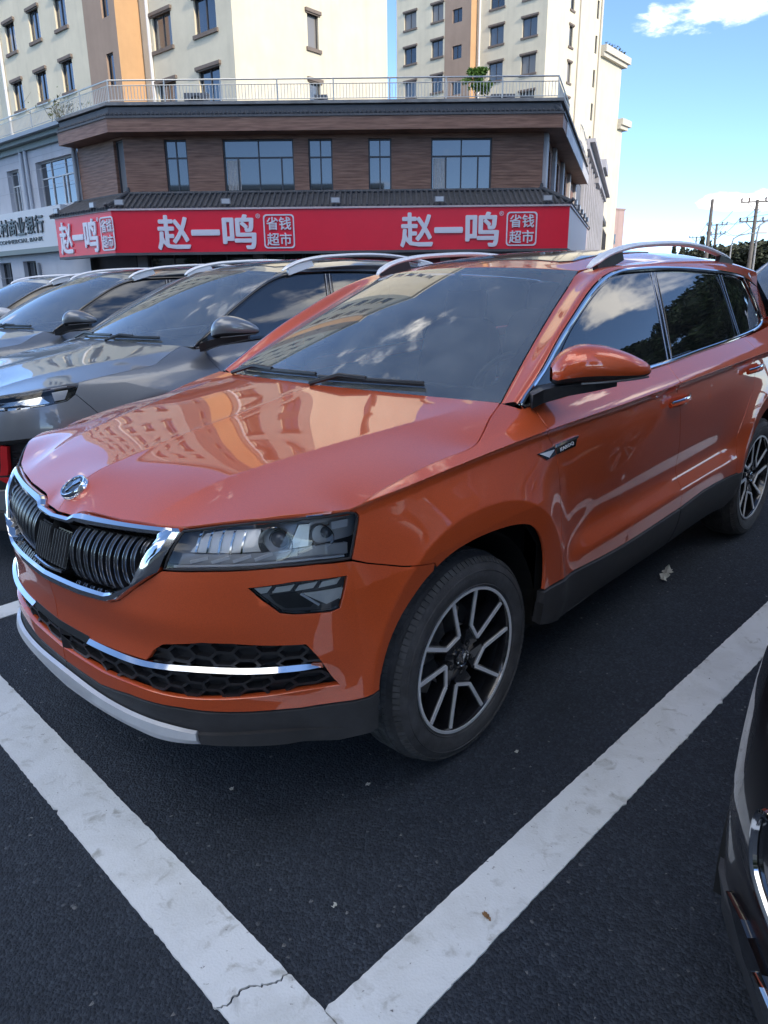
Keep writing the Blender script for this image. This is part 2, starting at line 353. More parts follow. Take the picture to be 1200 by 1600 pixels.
def cut(poly, holes, res, fn=None, fine=0, feat=()):
    """triangulate a polygon with holes, finer where the surface turns quickly; -> points, triangles"""
    loops = [densify(clean(poly), res)]+[densify(clean(h), res) for h in holes]
    pts = []; ed = []
    for l in loops:
        n0 = len(pts); pts += l; ed += [(n0+i, n0+(i+1) % len(l)) for i in range(len(l))]
    B = np.array(pts); lo, hi = B.min(0), B.max(0)
    for fl in feat:                                            # crease lines become mesh edges
        q = polyline(fl, max(2, int(sum(math.hypot(a[0]-b[0], a[1]-b[1]) for a, b in zip(fl, fl[1:]))/(res/3.5)))); k = inside(q, loops[0])
        for l in loops[1:]: k &= ~inside(q, l)
        k &= np.sqrt(((q[:, None]-B[None])**2).sum(2)).min(1) > .003; n0 = len(pts); ids = {}
        for i in np.where(k)[0]: ids[int(i)] = len(pts); pts.append(tuple(q[i]))
        ed += [(ids[i], ids[i+1]) for i in ids if i+1 in ids]
    nb = len(pts); B2 = np.array(pts)
    gx, gy = np.meshgrid(np.arange(lo[0], hi[0], res), np.arange(lo[1], hi[1], res*.9)); gx = gx.copy(); gx[::2] += res/2
    G = np.c_[gx.ravel(), gy.ravel()]; k = inside(G, loops[0])
    for h in loops[1:]: k &= ~inside(G, h)
    G = G[k]
    if len(G):
        keep = np.ones(len(G), bool)
        for i in range(0, len(G), 400):
            keep[i:i+400] = np.sqrt(((G[i:i+400, None]-B2[None])**2).sum(2)).min(1) > res*.45
        pts += [tuple(g) for g in G[keep]]
    if fine and fn is not None:
        h = res/fine; gx, gy = np.meshgrid(np.arange(lo[0], hi[0], h), np.arange(lo[1], hi[1], h)); _, n = fd(fn, gx, gy, 5e-4); c = np.zeros(gx.shape)
        for ax in (0, 1):
            d = np.linalg.norm(np.diff(n, axis=ax), axis=-1)
            if ax == 0: c[:-1] = np.maximum(c[:-1], d); c[1:] = np.maximum(c[1:], d)
            else: c[:, :-1] = np.maximum(c[:, :-1], d); c[:, 1:] = np.maximum(c[:, 1:], d)
        G = np.c_[gx.ravel(), gy.ravel()][c.ravel() > .035]
        k = inside(G, loops[0])
        for l in loops[1:]: k &= ~inside(G, l)
        G = G[k]; allp = np.array(pts); keep = np.ones(len(G), bool)
        for i in range(0, len(G), 300):
            keep[i:i+300] = ((G[i:i+300, None]-allp[None])**2).sum(2).min(1) > (h*.45)**2
        pts += [tuple(g) for g in G[keep]]
    V, E, F, *_ = delaunay_2d_cdt([Vector(p) for p in pts], ed, [], 0, 1e-6)
    V = np.array([v[:] for v in V]); F = np.array([f[:] for f in F if len(f) == 3]); c = V[F].mean(1)
    k = inside(c, loops[0])
    for h in loops[1:]: k &= ~inside(c, h)
    return V, F[k]
CUTS = {}
def panel(name, fn, poly, m, parent, holes=(), res=.035, lip=.014, off=0., inset=.0018, side=1, fine=0, feat=(), dirv=None):
    """side: 1 left, -1 mirrored to the right, 0 both halves in one mesh"""
    key = (name, id(fn) if not hasattr(fn, 'key') else fn.key, tuple(map(tuple, poly)), off)
    if key not in CUTS:
        poly = shrink(clean(poly), inset); hs = [shrink(clean(h), -inset) for h in holes]
        V, F = cut(poly, hs, res, fn, fine, feat); P, n = fd(fn, V[:, 0], V[:, 1]); P = P+(n if dirv is None else np.array(dirv))*off
        t = P[F]; fl = (np.cross(t[:, 1]-t[:, 0], t[:, 2]-t[:, 0])*n[F[:, 0]]).sum(1) < 0
        F[fl] = F[fl][:, ::-1]
        cnt = {}
        for f in F:
            for i in range(3):
                a, b = int(f[i]), int(f[(i+1) % 3]); cnt[(a, b)] = 1
        PV, NV, FV = [P], [n], [tuple(f) for f in F]; k = len(P); lv = []; ln = []
        if lip:
            for (a, b) in cnt:
                if (b, a) in cnt: continue
                if abs(P[a, 1]) < 1e-3 and abs(P[b, 1]) < 1e-3: continue
                nn = np.cross(P[b]-P[a], n[a]); nn /= np.linalg.norm(nn)+1e-12
                lv += [P[a]-n[a]*.0006, P[b]-n[b]*.0006, P[b]-n[b]*lip-nn*.002, P[a]-n[a]*lip-nn*.002]; r = .55*n[a]+.83*nn; ln += [r, r, nn, nn]
                FV.append((k+1, k, k+3, k+2)); FV.append((a, k, k+1, b)); k += 4
        if lv: PV.append(np.array(lv)); NV.append(np.array(ln))
        CUTS[key] = (np.concatenate(PV), np.concatenate(NV), FV)
    P, n, F = CUTS[key]
    if side == -1 or side == 0:
        M = np.array([1, -1, 1]); Q, q, G = P*M, n*M, [tuple(f[::-1]) for f in F]
        if side == -1: P, n, F = Q, q, G
        else: F = F+[tuple(i+len(P) for i in g) for g in G]; P = np.concatenate([P, Q]); n = np.concatenate([n, q])
    return mesh_obj(name, P, F, m, parent, normals=n)
def grid(name, P, m, parent, side=1, flip=False):
    P = np.array(P, float); a, b = P.shape[:2]
    n = np.cross(np.gradient(P, axis=0), np.gradient(P, axis=1)); n /= np.maximum(np.linalg.norm(n, axis=-1, keepdims=True), 1e-12)
    c = P-np.array([-1.3, 0, .75]); s = np.sign((n*c).sum()); s = -s if flip else s
    n = n*s; F = []
    for i in range(a-1):
        for j in range(b-1):
            f = (i*b+j, (i+1)*b+j, (i+1)*b+j+1, i*b+j+1); F.append(f if s > 0 else f[::-1])
    P = P.reshape(-1, 3); n = n.reshape(-1, 3)
    if side == -1: P = P*[1, -1, 1]; n = n*[1, -1, 1]; F = [f[::-1] for f in F]
    return mesh_obj(name, P, F, m, parent, normals=n)
def sided(mb, side):
    if side < 0: mb.v = [(x, -y, z) for x, y, z in mb.v]
    return mb
def polyline(pts, n):
    P = np.array(pts, float); s = np.r_[0, np.cumsum(np.linalg.norm(np.diff(P, axis=0), axis=1))]; t = np.linspace(0, s[-1], n)
    return np.stack([np.interp(t, s, P[:, k]) for k in range(P.shape[1])], 1)
# ------------------------------------------------------------------ shared car materials
def car_mats():
    M = {}
    M['black'] = mat('black trim plastic', (.018, .018, .02), .45, noise=.25, nscale=30, bump=.12, bscale=300)
    M['clad'] = mat('grey black cladding plastic', (.032, .032, .034), .55, noise=.3, nscale=9, bump=.25, bscale=420)
    M['gloss'] = mat('gloss black', (.008, .008, .009), .12, coat=.6)
    M['dark'] = mat('dark cavity', (.006, .006, .006), .8)
    M['chrome'] = mat('chrome', (.78, .79, .80), .07, 1.)
    M['satin'] = mat('satin aluminium rail', (.86, .87, .89), .4, .35)
    M['silver'] = mat('silver skid paint', (.62, .64, .67), .38, .4, noise=.08, nscale=14)
    M['rubber'] = mat('tyre rubber', (.050, .050, .053), .75, noise=.45, nscale=14, bump=.2, bscale=220)
    M['rimblack'] = mat('black rim lacquer', (.010, .010, .012), .2, coat=.8)
    M['rimcut'] = mat('machined rim face', (.82, .83, .85), .36, .55)
    M['steel'] = mat('brake steel', (.42, .41, .40), .45, .8, noise=.2, nscale=40)
    M['wind'] = glass('windscreen glass', (.76, .84, .84), 1., 0, 2.7, .13)
    M['dkchrome'] = mat('smoked chrome', (.30, .31, .33), .2, 1.)
    M['tread'] = mat('worn tread rubber', (.062, .062, .063), .85, noise=.5, nscale=20)
    M['tint'] = glass('tinted side glass', (.05, .055, .06), 1., 0, 1.9, .02)
    M['lens'] = glass('lamp lens', (.86, .88, .9), 1., 0, 1.5)
    M['seat'] = mat('dark seat fabric', (.24, .245, .26), .8)
    M['dash'] = mat('dashboard plastic', (.09, .095, .10), .6)
    M['refl'] = mat('lamp reflector', (.80, .79, .74), .1, 1.)
    M['backing'] = mat('lamp backing', (.48, .48, .49), .3, .3)
    M['bowl'] = mat('frosted lamp bowl', (.85, .84, .80), .3, .4)
    M['led'] = mat('white light guide', (.75, .76, .78), .25)
    M['housing'] = mat('lamp housing grey', (.10, .10, .105), .3, .3)
    M['red'] = mat('red trim', (.45, .012, .015), .3, coat=.5)
    M['amber'] = mat('amber reflector', (.6, .16, .02), .25)
    M['taillens'] = mat('tail lamp red', (.30, .005, .006), .12, coat=1.)
    M['white'] = mat('white lettering', (.75, .75, .75), .4)
    M['shade'] = mat('mirror glass', (.6, .63, .66), .03, 1.)
    return M
def wheel(parent, x, y, side, M, style=0, r=.338, hi=True):
    """wheel centred on (x, y, r); outer face towards +y (side 1) or -y"""
    w = bpy.data.objects.new('wheel', None); w.empty_display_size = .1; w.location = (x, y, r); w.rotation_euler = (0, random.uniform(-.6, .6) if style else 0, 0 if side > 0 else math.pi); link(w, parent)
    key = ('wheel', style, hi)
    if key in CUTS:
        for src in CUTS[key]: copy_tree(src, w)
        return w
    made = []
    ro = r-.002; h = .112
    prof = [(.228, .085), (.236, .098), (.252, .107), (.280, .112), (.300, .108), (.318, .098), (ro-.010, .084), (ro-.003, .066), (ro, .03), (ro, 0), (ro, -.03), (ro-.003, -.066), (ro-.012, -.086), (.30, -.11), (.26, -.11), (.232, -.09), (.228, -.07)]
    t = MB(); t.lathe(prof, 96 if hi else 40)
    made.append(t.build('tyre', M['rubber'], w, True))
    if hi:                                                     # tread blocks and sipes, raised lettering ring
        g = MB(); N = 96
        for k in range(N):
            for lane, (y0, y1, sk) in enumerate(((.050, .076, .010), (.018, .045, -.004), (-.013, .013, .004), (-.045, -.018, -.004), (-.076, -.050, .010))):
                a0 = 2*math.pi*(k+(.5 if lane % 2 else 0))/N; a1 = a0+2*math.pi/N*.87; V = []
                for rr in (ro-.004, ro+.0055 if lane in (1, 2, 3) else ro+.002):
                    for a, yy in ((a0, y0), (a1, y0), (a1, y1), (a0, y1)):
                        a2 = a+(sk*(yy-(y0+y1)/2)/.03)*1.5; rv = rr-(.009 if abs(yy) > .07 else 0); V.append((rv*math.cos(a2), yy, rv*math.sin(a2)))
                g.add(V, [(4, 5, 6, 7), (0, 1, 5, 4), (1, 2, 6, 5), (2, 3, 7, 6), (3, 0, 4, 7)])
        for k in range(104):                                    # shoulder ribs
            a = 2*math.pi*k/104; da = 2*math.pi/104*.78; c, s_ = math.cos(a), math.sin(a); c2, s2 = math.cos(a+da), math.sin(a+da)
            V = [(rv*cc, yy, rv*ss) for rv, yy in ((.314, .1005), (ro-.008, .085)) for cc, ss in ((c, s_), (c2, s2))]+[(rv*cc, yy+.0022, rv*ss) for rv, yy in ((.316, .1005), (ro-.006, .085)) for cc, ss in ((c, s_), (c2, s2))]
            g.add(V, [(4, 5, 7, 6), (0, 1, 5, 4), (2, 6, 7, 3), (0, 4, 6, 2), (1, 3, 7, 5)])
        o = g.build('tread', M['tread'], w); o['kind'] = 'stuff'; made.append(o)
        for rr in (.245, .292):
            q = MB(); q.lathe([(rr-.002, .1045 if rr < .27 else .1085), (rr, .1075 if rr < .27 else .1125), (rr+.002, .1045 if rr < .27 else .1085)], 96); made.append(q.build('sidewall_ring', M['rubber'], w, True))
    b = MB(); b.lathe([(.226, -.08), (.222, 0), (.218, .05), (.228, .092)], 64); b.lathe([(.236, .095), (.232, .102), (.226, .100), (.222, .090), (.218, .05)], 64)
    rim = b.build('rim', M['rimblack'], w, True); made.append(rim)
    q = MB(); q.lathe([(.2375, .094), (.2365, .1035), (.2275, .1035), (.2265, .095)], 72); q.build('rim_lip', M['rimcut'], rim, True)
    d = MB(); d.lathe([(.0, -.045), (.15, -.045), (.15, -.02), (.0, -.02)], 48); made.append(d.build('brake_disc', M['steel'], w, True))
    c = MB(); c.box((-.155, -.07, -.05), (-.085, .0, .07)); made.append(c.build('brake_caliper', M['steel'], w))
    bk = MB(); bk.lathe([(.0, -.06), (.222, -.06)], 40); made.append(bk.build('dust_shield', M['black'], w))
    def P(r_, deg, y): a = math.radians(deg); return (-r_*math.cos(a), y, r_*math.sin(a))
    cut_, dark = MB(), MB()
    def strip(mb, a, b, wd, y0, y1, taper=1.):
        a3, b3 = np.array(a, float), np.array(b, float); dv = b3-a3; dv /= np.linalg.norm(dv); n = np.cross(dv, (0, 1, 0)); n /= np.linalg.norm(n)
        V = []
        for p, k in ((a3, 1), (b3, taper)):
            for sx in (-1, 1):
                for yy in (y0, y1): V.append((p[0]+n[0]*sx*wd/2*k, p[1]+yy, p[2]+n[2]*sx*wd/2*k))
        mb.add(V, [(1, 3, 7, 5), (0, 4, 6, 2), (0, 1, 5, 4), (2, 6, 7, 3), (0, 2, 3, 1), (4, 5, 7, 6)])
    if style == 0:
        for k in range(5):
            o = k*72+35
            A, B, C_, D = (.231, o+42), (.107, o+35), (.085, o-4), (.231, o-1)
            ys = {.231: .094, .107: .086, .085: .083}
            pts = [P(r_, dg, ys[r_]) for r_, dg in (A, B, C_, D)]
            for i in range(3):
                strip(cut_, pts[i], pts[i+1], .0118 if i != 1 else .010, -.002, .002); strip(dark, pts[i], pts[i+1], .021, -.05 if i != 1 else -.03, -.0022)
            m_ = P(.05, o+17, .075); strip(dark, P(.098, o+34, .083), m_, .036, -.035, 0); strip(dark, P(.083, o-2, .081), m_, .030, -.035, 0)
    else:
        for k in range(5):
            o = k*72+90
            for s_ in (-9, 9): strip(cut_, P(.07, o+s_*1.6, .080), P(.231, o+s_, .094), .017, -.002, .002, 1.3); strip(dark, P(.06, o+s_, .08), P(.231, o+s_, .092), .032, -.05, -.0022)
    dark.lathe([(.0, .070), (.035, .072), (.074, .066), (.08, .03)], 32)
    made.append(dark.build('spoke_core', M['rimblack'], w)); made.append(cut_.build('spoke_face', M['rimcut'], w))
    nb = MB()
    for k in range(5):
        p = P(.052, k*72+52, 0); nb.lathe([(.0, .079), (.009, .078), (.011, .06)], 8, c=p)
    o = nb.build('wheel_bolts', M['gloss'], w); o['kind'] = 'stuff'; made.append(o)
    cp = MB(); cp.lathe([(.0, .083), (.024, .082), (.029, .078), (.030, .06)], 24); hub = cp.build('hub_cap', M['gloss'], w, True); made.append(hub)
    rg = MB(); rg.lathe([(.0225, .0832), (.0245, .0848), (.028, .083), (.0275, .080)], 24); rg.build('cap_ring', M['chrome'], hub, True)
    if style == 0: emblem_wing(hub, Matrix.Translation((0, .0838, 0)) @ Matrix(((-1, 0, 0, 0), (0, 0, 1, 0), (0, 1, 0, 0), (0, 0, 0, 1))), .020, M['chrome'])
    CUTS[key] = made
    return w
def emblem_wing(parent, Mx, r, m):
    """a feathered arrow: three swept feathers on an arrow shaft with an eye, flat relief of radius r"""
    mb = MB()
    def poly(pts, d=.12):
        V = [(x*r, y*r, 0) for x, y in pts]+[(x*r, y*r, d*r) for x, y in pts]; n = len(pts)
        mb.add([tuple(Mx @ Vector(v)) for v in V], [tuple(range(n, 2*n))]+[(i, (i+1) % n, (i+1) % n+n, i+n) for i in range(n)])
    poly([(-.10, -.85), (.08, -.55), (.0, -.55), (.06, .1), (-.06, .1), (-.10, -.55), (-.26, -.6)])
    poly([(-.05, .05), (.12, .02), (.55, .62), (.50, .72), (.05, .32)])
    poly([(.02, .30), (.46, .74), (.36, .84), (.0, .52)])
    poly([(-.02, .50), (.30, .86), (.16, .92), (-.06, .70)])
    poly([(-.10, .0), (-.28, .28), (-.22, .52), (-.10, .60), (-.04, .3)])
    return mb.build('emblem_wing', m, parent)
# ------------------------------------------------------------------ one sport utility car
class Kf:
    """callable with a stable key, so that cut panels are shared between cars of one shape"""
    def __init__(s, f, key): s.f = f; s.key = key
    def __call__(s, *a): return s.f(*a)
def build_suv(name, sp, M):
    sh = sp['shape']; sk = sp['skin']; hi = sp.get('hi', True); res = .03 if hi else .05
    root = empty(name); PM = sp['paint']; front = sp['front']
    body = Kf(sh.body, sk+'body'); gl = Kf(sh.gl, sk+'gl'); UC = sh.UC
    S = lambda u: u-UC+1
    zb = lambda s: float(sh.zb(s+UC-1))
    B1 = lambda s, z: body(np.array([s]), np.array([z]))[0]
    def BN(s, z):
        P, n = fd(body, np.array([float(s)]), np.array([float(z)])); return P[0], n[0]
    def bp(nm, poly, m, side=1, par=root, **k):
        if m is PM: k.setdefault('fine', 5 if hi else 3); k.setdefault('feat', feats)
        return panel(nm, body, poly, m, par, side=side, **k)
    feats = []
    if hi:
        for dz in (-.030, -.016, -.007, -.0025, .0, .0025, .008): feats.append([(u-UC+1, float(sh.zs(u))+dz) for u in np.linspace(.449, -3.1, 100)])
        for c in (sh.ARF, sh.ARR):
            el = []
            for a in np.linspace(0, math.pi, 60):
                cs = math.cos(a); el.append((c+(.475 if cs > 0 else .44)*math.copysign(abs(cs)**(2/2.3), cs)-UC+1, .345+.495*abs(math.sin(a))**(2/2.3)))
            for k in (.985, 1.0, 1.015):
                e2 = [((a-c+UC-1)*k+c-UC+1, (b-.345)*k+.345) for a, b in el]; feats.append([(e2[0][0], .20)]+e2+[(e2[-1][0], .20)])
    belt = lambda a, b, n=14: [(s, zb(s)-.004) for s in np.linspace(a, b, n)]
    arch_f = catmull([(.960, .437), (.955, .48), (.925, .56), (.875, .63), (.80, .69), (.71, .733), (.619, .752), (.503, .757), (.376, .747), (.29, .716), (.233, .639), (.210, .541), (.216, .455), (.226, .363)], 3)
    D = -2.655
    arch_r = [(a+D, b) for a, b in catmull([(.975, .34), (.968, .437), (.955, .48), (.925, .56), (.875, .63), (.80, .69), (.71, .733), (.619, .752), (.503, .757), (.376, .747), (.29, .716), (.233, .639), (.205, .541), (.195, .455), (.190, .363)], 3)]
    hood_front, hood_side, lamp, fend_bump = sp['hood_front'], catmull(sp['hood_side'], 4), sp['lamp'], sp['fend_bump']
    i_low = sp['lamp_low']            # index where the lamp outline turns from its outer edge to its lower edge
    # ------------------------------------------------ hood
    hf = [tuple(map(float, B1(*p))) for p in hood_front]; hs = [tuple(map(float, B1(*p))) for p in hood_side]
    wsb = lambda v: np.stack([sp['cowl_u']-.120*v*v, .748*v, sp['cowl_z']-.014*v*v], -1)
    wst = lambda v: np.stack([-1.05-.108*v*v, .547*v, 1.501-.028*v*v], -1)
    def ws(v, t):
        v = np.asarray(v, float); t = np.asarray(t, float); a, b = wsb(v), wst(v); tt = t[..., None]
        P = a*(1-tt)+b*tt; k = (.030*4*t*(1-t)*(1-.5*v*v)); P[..., 0] += k*.45; P[..., 2] += k*.9; return P
    hb = [tuple(wsb(np.array(v))+np.array([.012, 0, .006])) for v in np.linspace(0, 1, 7)]
    hb[-1] = (hs[-1][0]+.0, hs[-1][1], hs[-1][2])
    ctrl = hf+hs[1:]+hb[:-1]+[tuple(p) for p in sp['hood_mid']]
    ctrl += [(x, -y, z) for x, y, z in ctrl if y > 1e-4]
    cc = []
    for p in ctrl:
        if all(math.hypot(p[0]-q[0], p[1]-q[1]) > .012 for q in cc): cc.append(p)
    tps = Tps(cc, 1e-5)
    def hood(u, y):
        u = np.asarray(u, float); y = np.asarray(y, float); z = tps(u, y)
        ay = np.abs(y); fade = sst(-.25, -.05, u)*sst(.82, .62, u)
        z = z+.005*fade*np.exp(-np.sqrt(y*y+.006**2)/.055)                      # raised centre line
        yc = .40+(.68-.40)*(.72-u)/.95; dd = ay-yc
        z = z+.009*sst(.80, .55, u)*sst(-.28, -.02, u)*np.exp(-np.where(dd < 0, (np.sqrt(dd*dd+.004**2)-.004)/.22, (np.sqrt(dd*dd+.004**2)-.004)/.075))
        return np.stack([u, y, z], -1)
    hood = Kf(hood, sk+'hood')
    hp = [(p[0], p[1]) for p in hf]+[(p[0], p[1]) for p in hs[1:]]+[(p[0], p[1]) for p in hb[::-1][1:]]
    panel('hood', hood, hp, PM, root, res=res, side=0, lip=.02, fine=3)
    # ------------------------------------------------ wings, doors, quarters, cladding
    df, db, dc = catmull(sp['door_f'], 4), catmull(sp['door_b'], 4), catmull(sp['door_c'], 4)   # gap lines from the belt down
    low = [p for p in arch_f if p[0] < .75 and p[1] > .47]
    for sd in (1, -1):
        fen = [lamp[k] for k in sp['lamp_rear']]+hood_side[1:]+[(S(-.345), zb(S(-.345))-.004)]+belt(S(-.36), df[0][0], 4)+df[1:]+[(.214, .474)]
        # arch from rear foot over the top to the wing / bumper seam
        ar = [p for p in arch_f[::-1] if p[1] > .474 and p[0] < .75]
        fen += ar+fend_bump[:-1]
        bp('fender', fen, PM, sd, res=res)
        door = belt(df[0][0], db[0][0])+db[1:]+[(s, z) for s, z in catmull([(db[-1][0], .456), (-.338, .445), (df[-1][0], .472)], 4)][1:-1]+df[::-1][:-1]
        fd_ = bp('front_door', door, PM, sd, res=res)
        rd = belt(db[0][0], dc[0][0])+dc[1:]+[(dc[-1][0]-.002, .478), (-1.218, .476), (db[-1][0], .456)]+db[::-1][1:-1]
        rd_ = bp('rear_door', rd, PM, sd, res=res)
        q = belt(dc[0][0], -2.62, 8)+[(-2.66, 1.10), (-2.70, .9), (-2.72, .70), (-2.72, .45)]
        q += [p for p in arch_r[::-1] if p[1] > .45]+[(dc[-1][0], .478)]+dc[::-1][:-1]
        bp('quarter_panel', q, PM, sd, res=res)
        bp('rear_bumper', [(-2.723, .68), (-3.40, .62), (-3.40, .30), (-2.74, .30), (-2.47, .36), (-2.465, .45), (-2.723, .45)], PM if front == 'orange' else M['clad'], sd, res=.06)
        bp('tail_lamp', [(-2.665, 1.09), (-2.70, .9), (-2.72, .88), (-3.05, .90), (-3.05, 1.06)], M['taillens'], sd, res=.05, off=.006)
        cl = catmull([(.222, .470), (.12, .468), (-.338, .441), (db[-1][0]+.003, .452)], 4)+[(db[-1][0]+.003, .272), (.0, .285), (.15, .32), (.226, .35)]
        bp('sill_cladding', cl, M['clad'], sd, res=.04, off=.006, lip=.03)
        cl = [(db[-1][0]-.003, .452), (-1.218, .472), (-1.655, .474), (-1.66, .36), (-1.60, .29), (db[-1][0]-.003, .272)]
        bp('sill_cladding', cl, M['clad'], sd, res=.04, off=.006, lip=.03)
        # wheel housing and wheels
        for xc in (.022, sh.WB-.02):
            mb = MB(); R_ = .425; n = 20; a0 = math.radians(-6)
            arc = [(xc-R_*math.cos(a0+(math.pi-2*a0)*k/n)*1.0, .338+R_*math.sin(a0+(math.pi-2*a0)*k/n)*.985) for k in range(n+1)]
            V = [(x, yy, z) for x, z in arc for yy in (.60, .862)]; F = [(2*k, 2*k+1, 2*k+3, 2*k+2) for k in range(n)]
            V.append((xc, .60, .3)); F += [(2*k, 2*k+2, 2*n+2) for k in range(n)]
            mb.add(V, F); sided(mb, sd).build('wheel_housing', M['dark'], root, fix=False)
        # side glass, pillars and bright trim
        dlo = catmull(sp['dlo'], 3, True)
        fr = panel('window_surround', gl, dlo, M['gloss'], root, holes=[], res=.06, off=-.006, lip=0, inset=0, side=sd)
        for nm, pol in sp['panes']:
            gp = panel(nm, gl, pol, M['tint'], root, res=.06, off=-.002, lip=.004, inset=0, side=sd)
        for ln in sp['pillar_lines']:
            P3 = gl(np.array([p[0] for p in ln]), np.array([p[1] for p in ln])); mb = MB(); mb.tube([p+np.array([0, .004, 0]) for p in P3], .0026, 6); sided(mb, sd).build('pillar_strip', M['dkchrome'], root, True)
        P3, n3 = fd(gl, np.array([p[0] for p in dlo]), np.array([p[1] for p in dlo])); mb = MB()
        rim = [Vector(p+nn*.004) for p, nn in zip(P3, n3)]; rim.append(rim[0]); mb.tube(rim, .0085 if front == 'orange' else .007, 8, False)
        sided(mb, sd).build('window_trim', M['chrome'] if front == 'orange' else M['gloss'], root, True)
        # A pillar and cant rail
        ag = np.array(sp['cant']); A = gl(ag[:, 0], ag[:, 1]); nA = len(ag); t = np.array(sp['cant_t'])
        tA = gl(ag[:, 0], ag[:, 1]+.01)-A; tA /= np.linalg.norm(tA, axis=1, keepdims=True)
        roof = roof_surface(sk)
        Bp, tB = [], []
        for k in range(nA):
            if t[k] <= 1:
                p = ws(np.array(1.), np.array(t[k])); d_ = p-ws(np.array(.93), np.array(t[k])); d_ = d_/np.linalg.norm(d_)
            else:
                u = ag[k, 0]+.02; y = float(np.interp(u, [-3.3, -2.9, -2.4, -1.5, -1.16], [.545, .575, .60, .598, .548])); p = roof(np.array(u), np.array(y)); d_ = p-roof(np.array(u), np.array(y-.02)); d_ /= np.linalg.norm(d_)
            Bp.append(p); tB.append(d_)
        Bp = np.array(Bp); tB = np.array(tB)
        x = np.arange(nA); xs = np.linspace(0, nA-1, 70); f = lambda Q: np.stack([spl(x, Q[:, k])(xs) for k in range(3)], 1)
        A, tA, Bp, tB = f(A), f(tA), f(Bp), f(tB); L_ = np.linalg.norm(Bp-A, axis=1)[:, None]*.95
        h = np.linspace(0.04, .985, 12)[None, :, None]
        G = (2*h**3-3*h**2+1)*A[:, None]+(h**3-2*h**2+h)*(tA*L_)[:, None]+(-2*h**3+3*h**2)*Bp[:, None]+(h**3-h**2)*(-tB*L_)[:, None]
        grid('pillar_and_rail', G, PM, root, sd)
        # rear pillar
        panel('rear_pillar', gl, sp['dpillar'], PM, root, res=.06, side=sd, lip=.01)
        # roof rail
        rl = catmull([(-1.165, .585, 1.484), (-1.20, .592, 1.503), (-1.275, .597, 1.530), (-1.40, .60, 1.553), (-1.586, .60, 1.569), (-1.95, .60, 1.577), (-2.259, .597, 1.562), (-2.55, .585, 1.527), (-2.70, .575, 1.500), (-2.77, .57, 1.470)], 4)
        mb = MB(); n = len(rl); V = []; F = []
        for i, p in enumerate(rl):
            e = min(i, n-1-i); k = min(1, .35+e/7.); hw, hh = .018*k+.005, .0125*k
            for a in range(10):
                an = 2*math.pi*a/10; V.append((p[0], p[1]+hw*math.cos(an), p[2]+hh*math.sin(an)))
        for i in range(n-1):
            for a in range(10): F.append((i*10+a, i*10+(a+1) % 10, (i+1)*10+(a+1) % 10, (i+1)*10+a))
        F += [tuple(range(10)), tuple(range((n-1)*10, n*10))]; mb.add(V, F)
        rr = sided(mb, sd).build('roof_rail', M['satin'], root, True)
        for u0, u1 in ((-1.20, -1.40), (-2.70, -2.52)):
            mb = MB(); zt = lambda u: float(np.interp(-u, [-p[0] for p in rl], [p[2] for p in rl])); m_ = (u0+u1)/2
            V = []
            for yy in (.583, .607):
                V += [(u0, yy, zt(u0)-.004), (m_, yy, zt(m_)-.006), (u1, yy, zt(u1)-.008), (u1-.02*(1 if u1 < u0 else -1), yy, zt(u1)-.045), (u0, yy, zt(u0)-.05)]
            mb.add(V, [(0, 1, 2, 3, 4), (9, 8, 7, 6, 5)]+[(i, (i+1) % 5, (i+1) % 5+5, i+5) for i in range(5)])
            sided(mb, sd).build('rail_foot', M['black'] if front == 'orange' else M['satin'], rr)
        # handles
        for s0, s1, z0, dpar in ((sp['handles'][0][0], sp['handles'][0][1], sp['handles'][0][2], fd_), (sp['handles'][1][0], sp['handles'][1][1], sp['handles'][1][2], rd_)):
            mb, mc = MB(), MB(); pts = []; top = []; rad = []
            for k in range(9):
                q_ = k/8; p, nn = BN(s0+(s1-s0)*q_, z0+.012*q_); o = .008+.030*math.sin(math.pi*min(1, max(0, q_*1.1+.02)))**.5
                pts.append(p+nn*o); top.append(p+nn*(o+.004)+np.array([0, 0, .011])); rad.append(.014-.006*abs(q_-.45)**1.5*2)
            mb.tube(pts, rad, 8); hd = sided(mb, sd).build('door_handle', PM, root, True)
            mc.tube(top, [.0055]*9, 6); sided(mc, sd).build('handle_strip', M['chrome'], hd, True)
            cx, cz = s0+(s1-s0)*.55, z0+.008
            panel('handle_recess', body, [(cx+.075*math.cos(a), cz+.028*math.sin(a)) for a in np.linspace(0, 2*math.pi, 22)[:-1]], M['black'] if front != 'orange' else PM, hd, res=.05, off=.0012, lip=0, inset=0, side=sd)
        door_mirror(root, dict(sp, mir_a=(-.76, .80, 1.165), mir_b=(-.99, .845, 1.175)) if sd < 0 and sk != 'd' else sp, M, sd)
        # lamps
        sp['lamps'](root, sp, M, sd, body, BN)
        for xc in (0, sh.WB): wheel(root, xc, sd*(.9-.112-.012), sd, M, 0 if front == 'orange' else 1, hi=hi)
    roof = roof_surface(sk)
    rp = [(-1.053, .0), (-1.08, .274), (-1.112, .41), (-1.158, .545), (-1.5, .596), (-2.4, .598), (-2.9, .573), (-3.25, .545), (-3.27, .3), (-3.28, 0)]
    panel('roof', roof, rp, PM, root, res=.06, side=0, lip=.012)
    panel('sunroof_glass', roof, [(-1.22, 0), (-1.25, .40), (-1.30, .44), (-2.0, .45), (-2.04, .42), (-2.04, 0)], M['gloss'], root, res=.1, off=.004, lip=.006, side=0)
    # windscreen with black ceramic border
    wk = Kf(ws, sk+'ws')
    full = [(0, .002), (.5, .002), (.995, .004), (.995, .5), (.995, .996), (.5, .996), (0, .996)]
    inner = [(0, .075), (.5, .073), (.88, .075), (.935, .12), (.955, .5), (.935, .95), (.90, .968), (0, .968)]
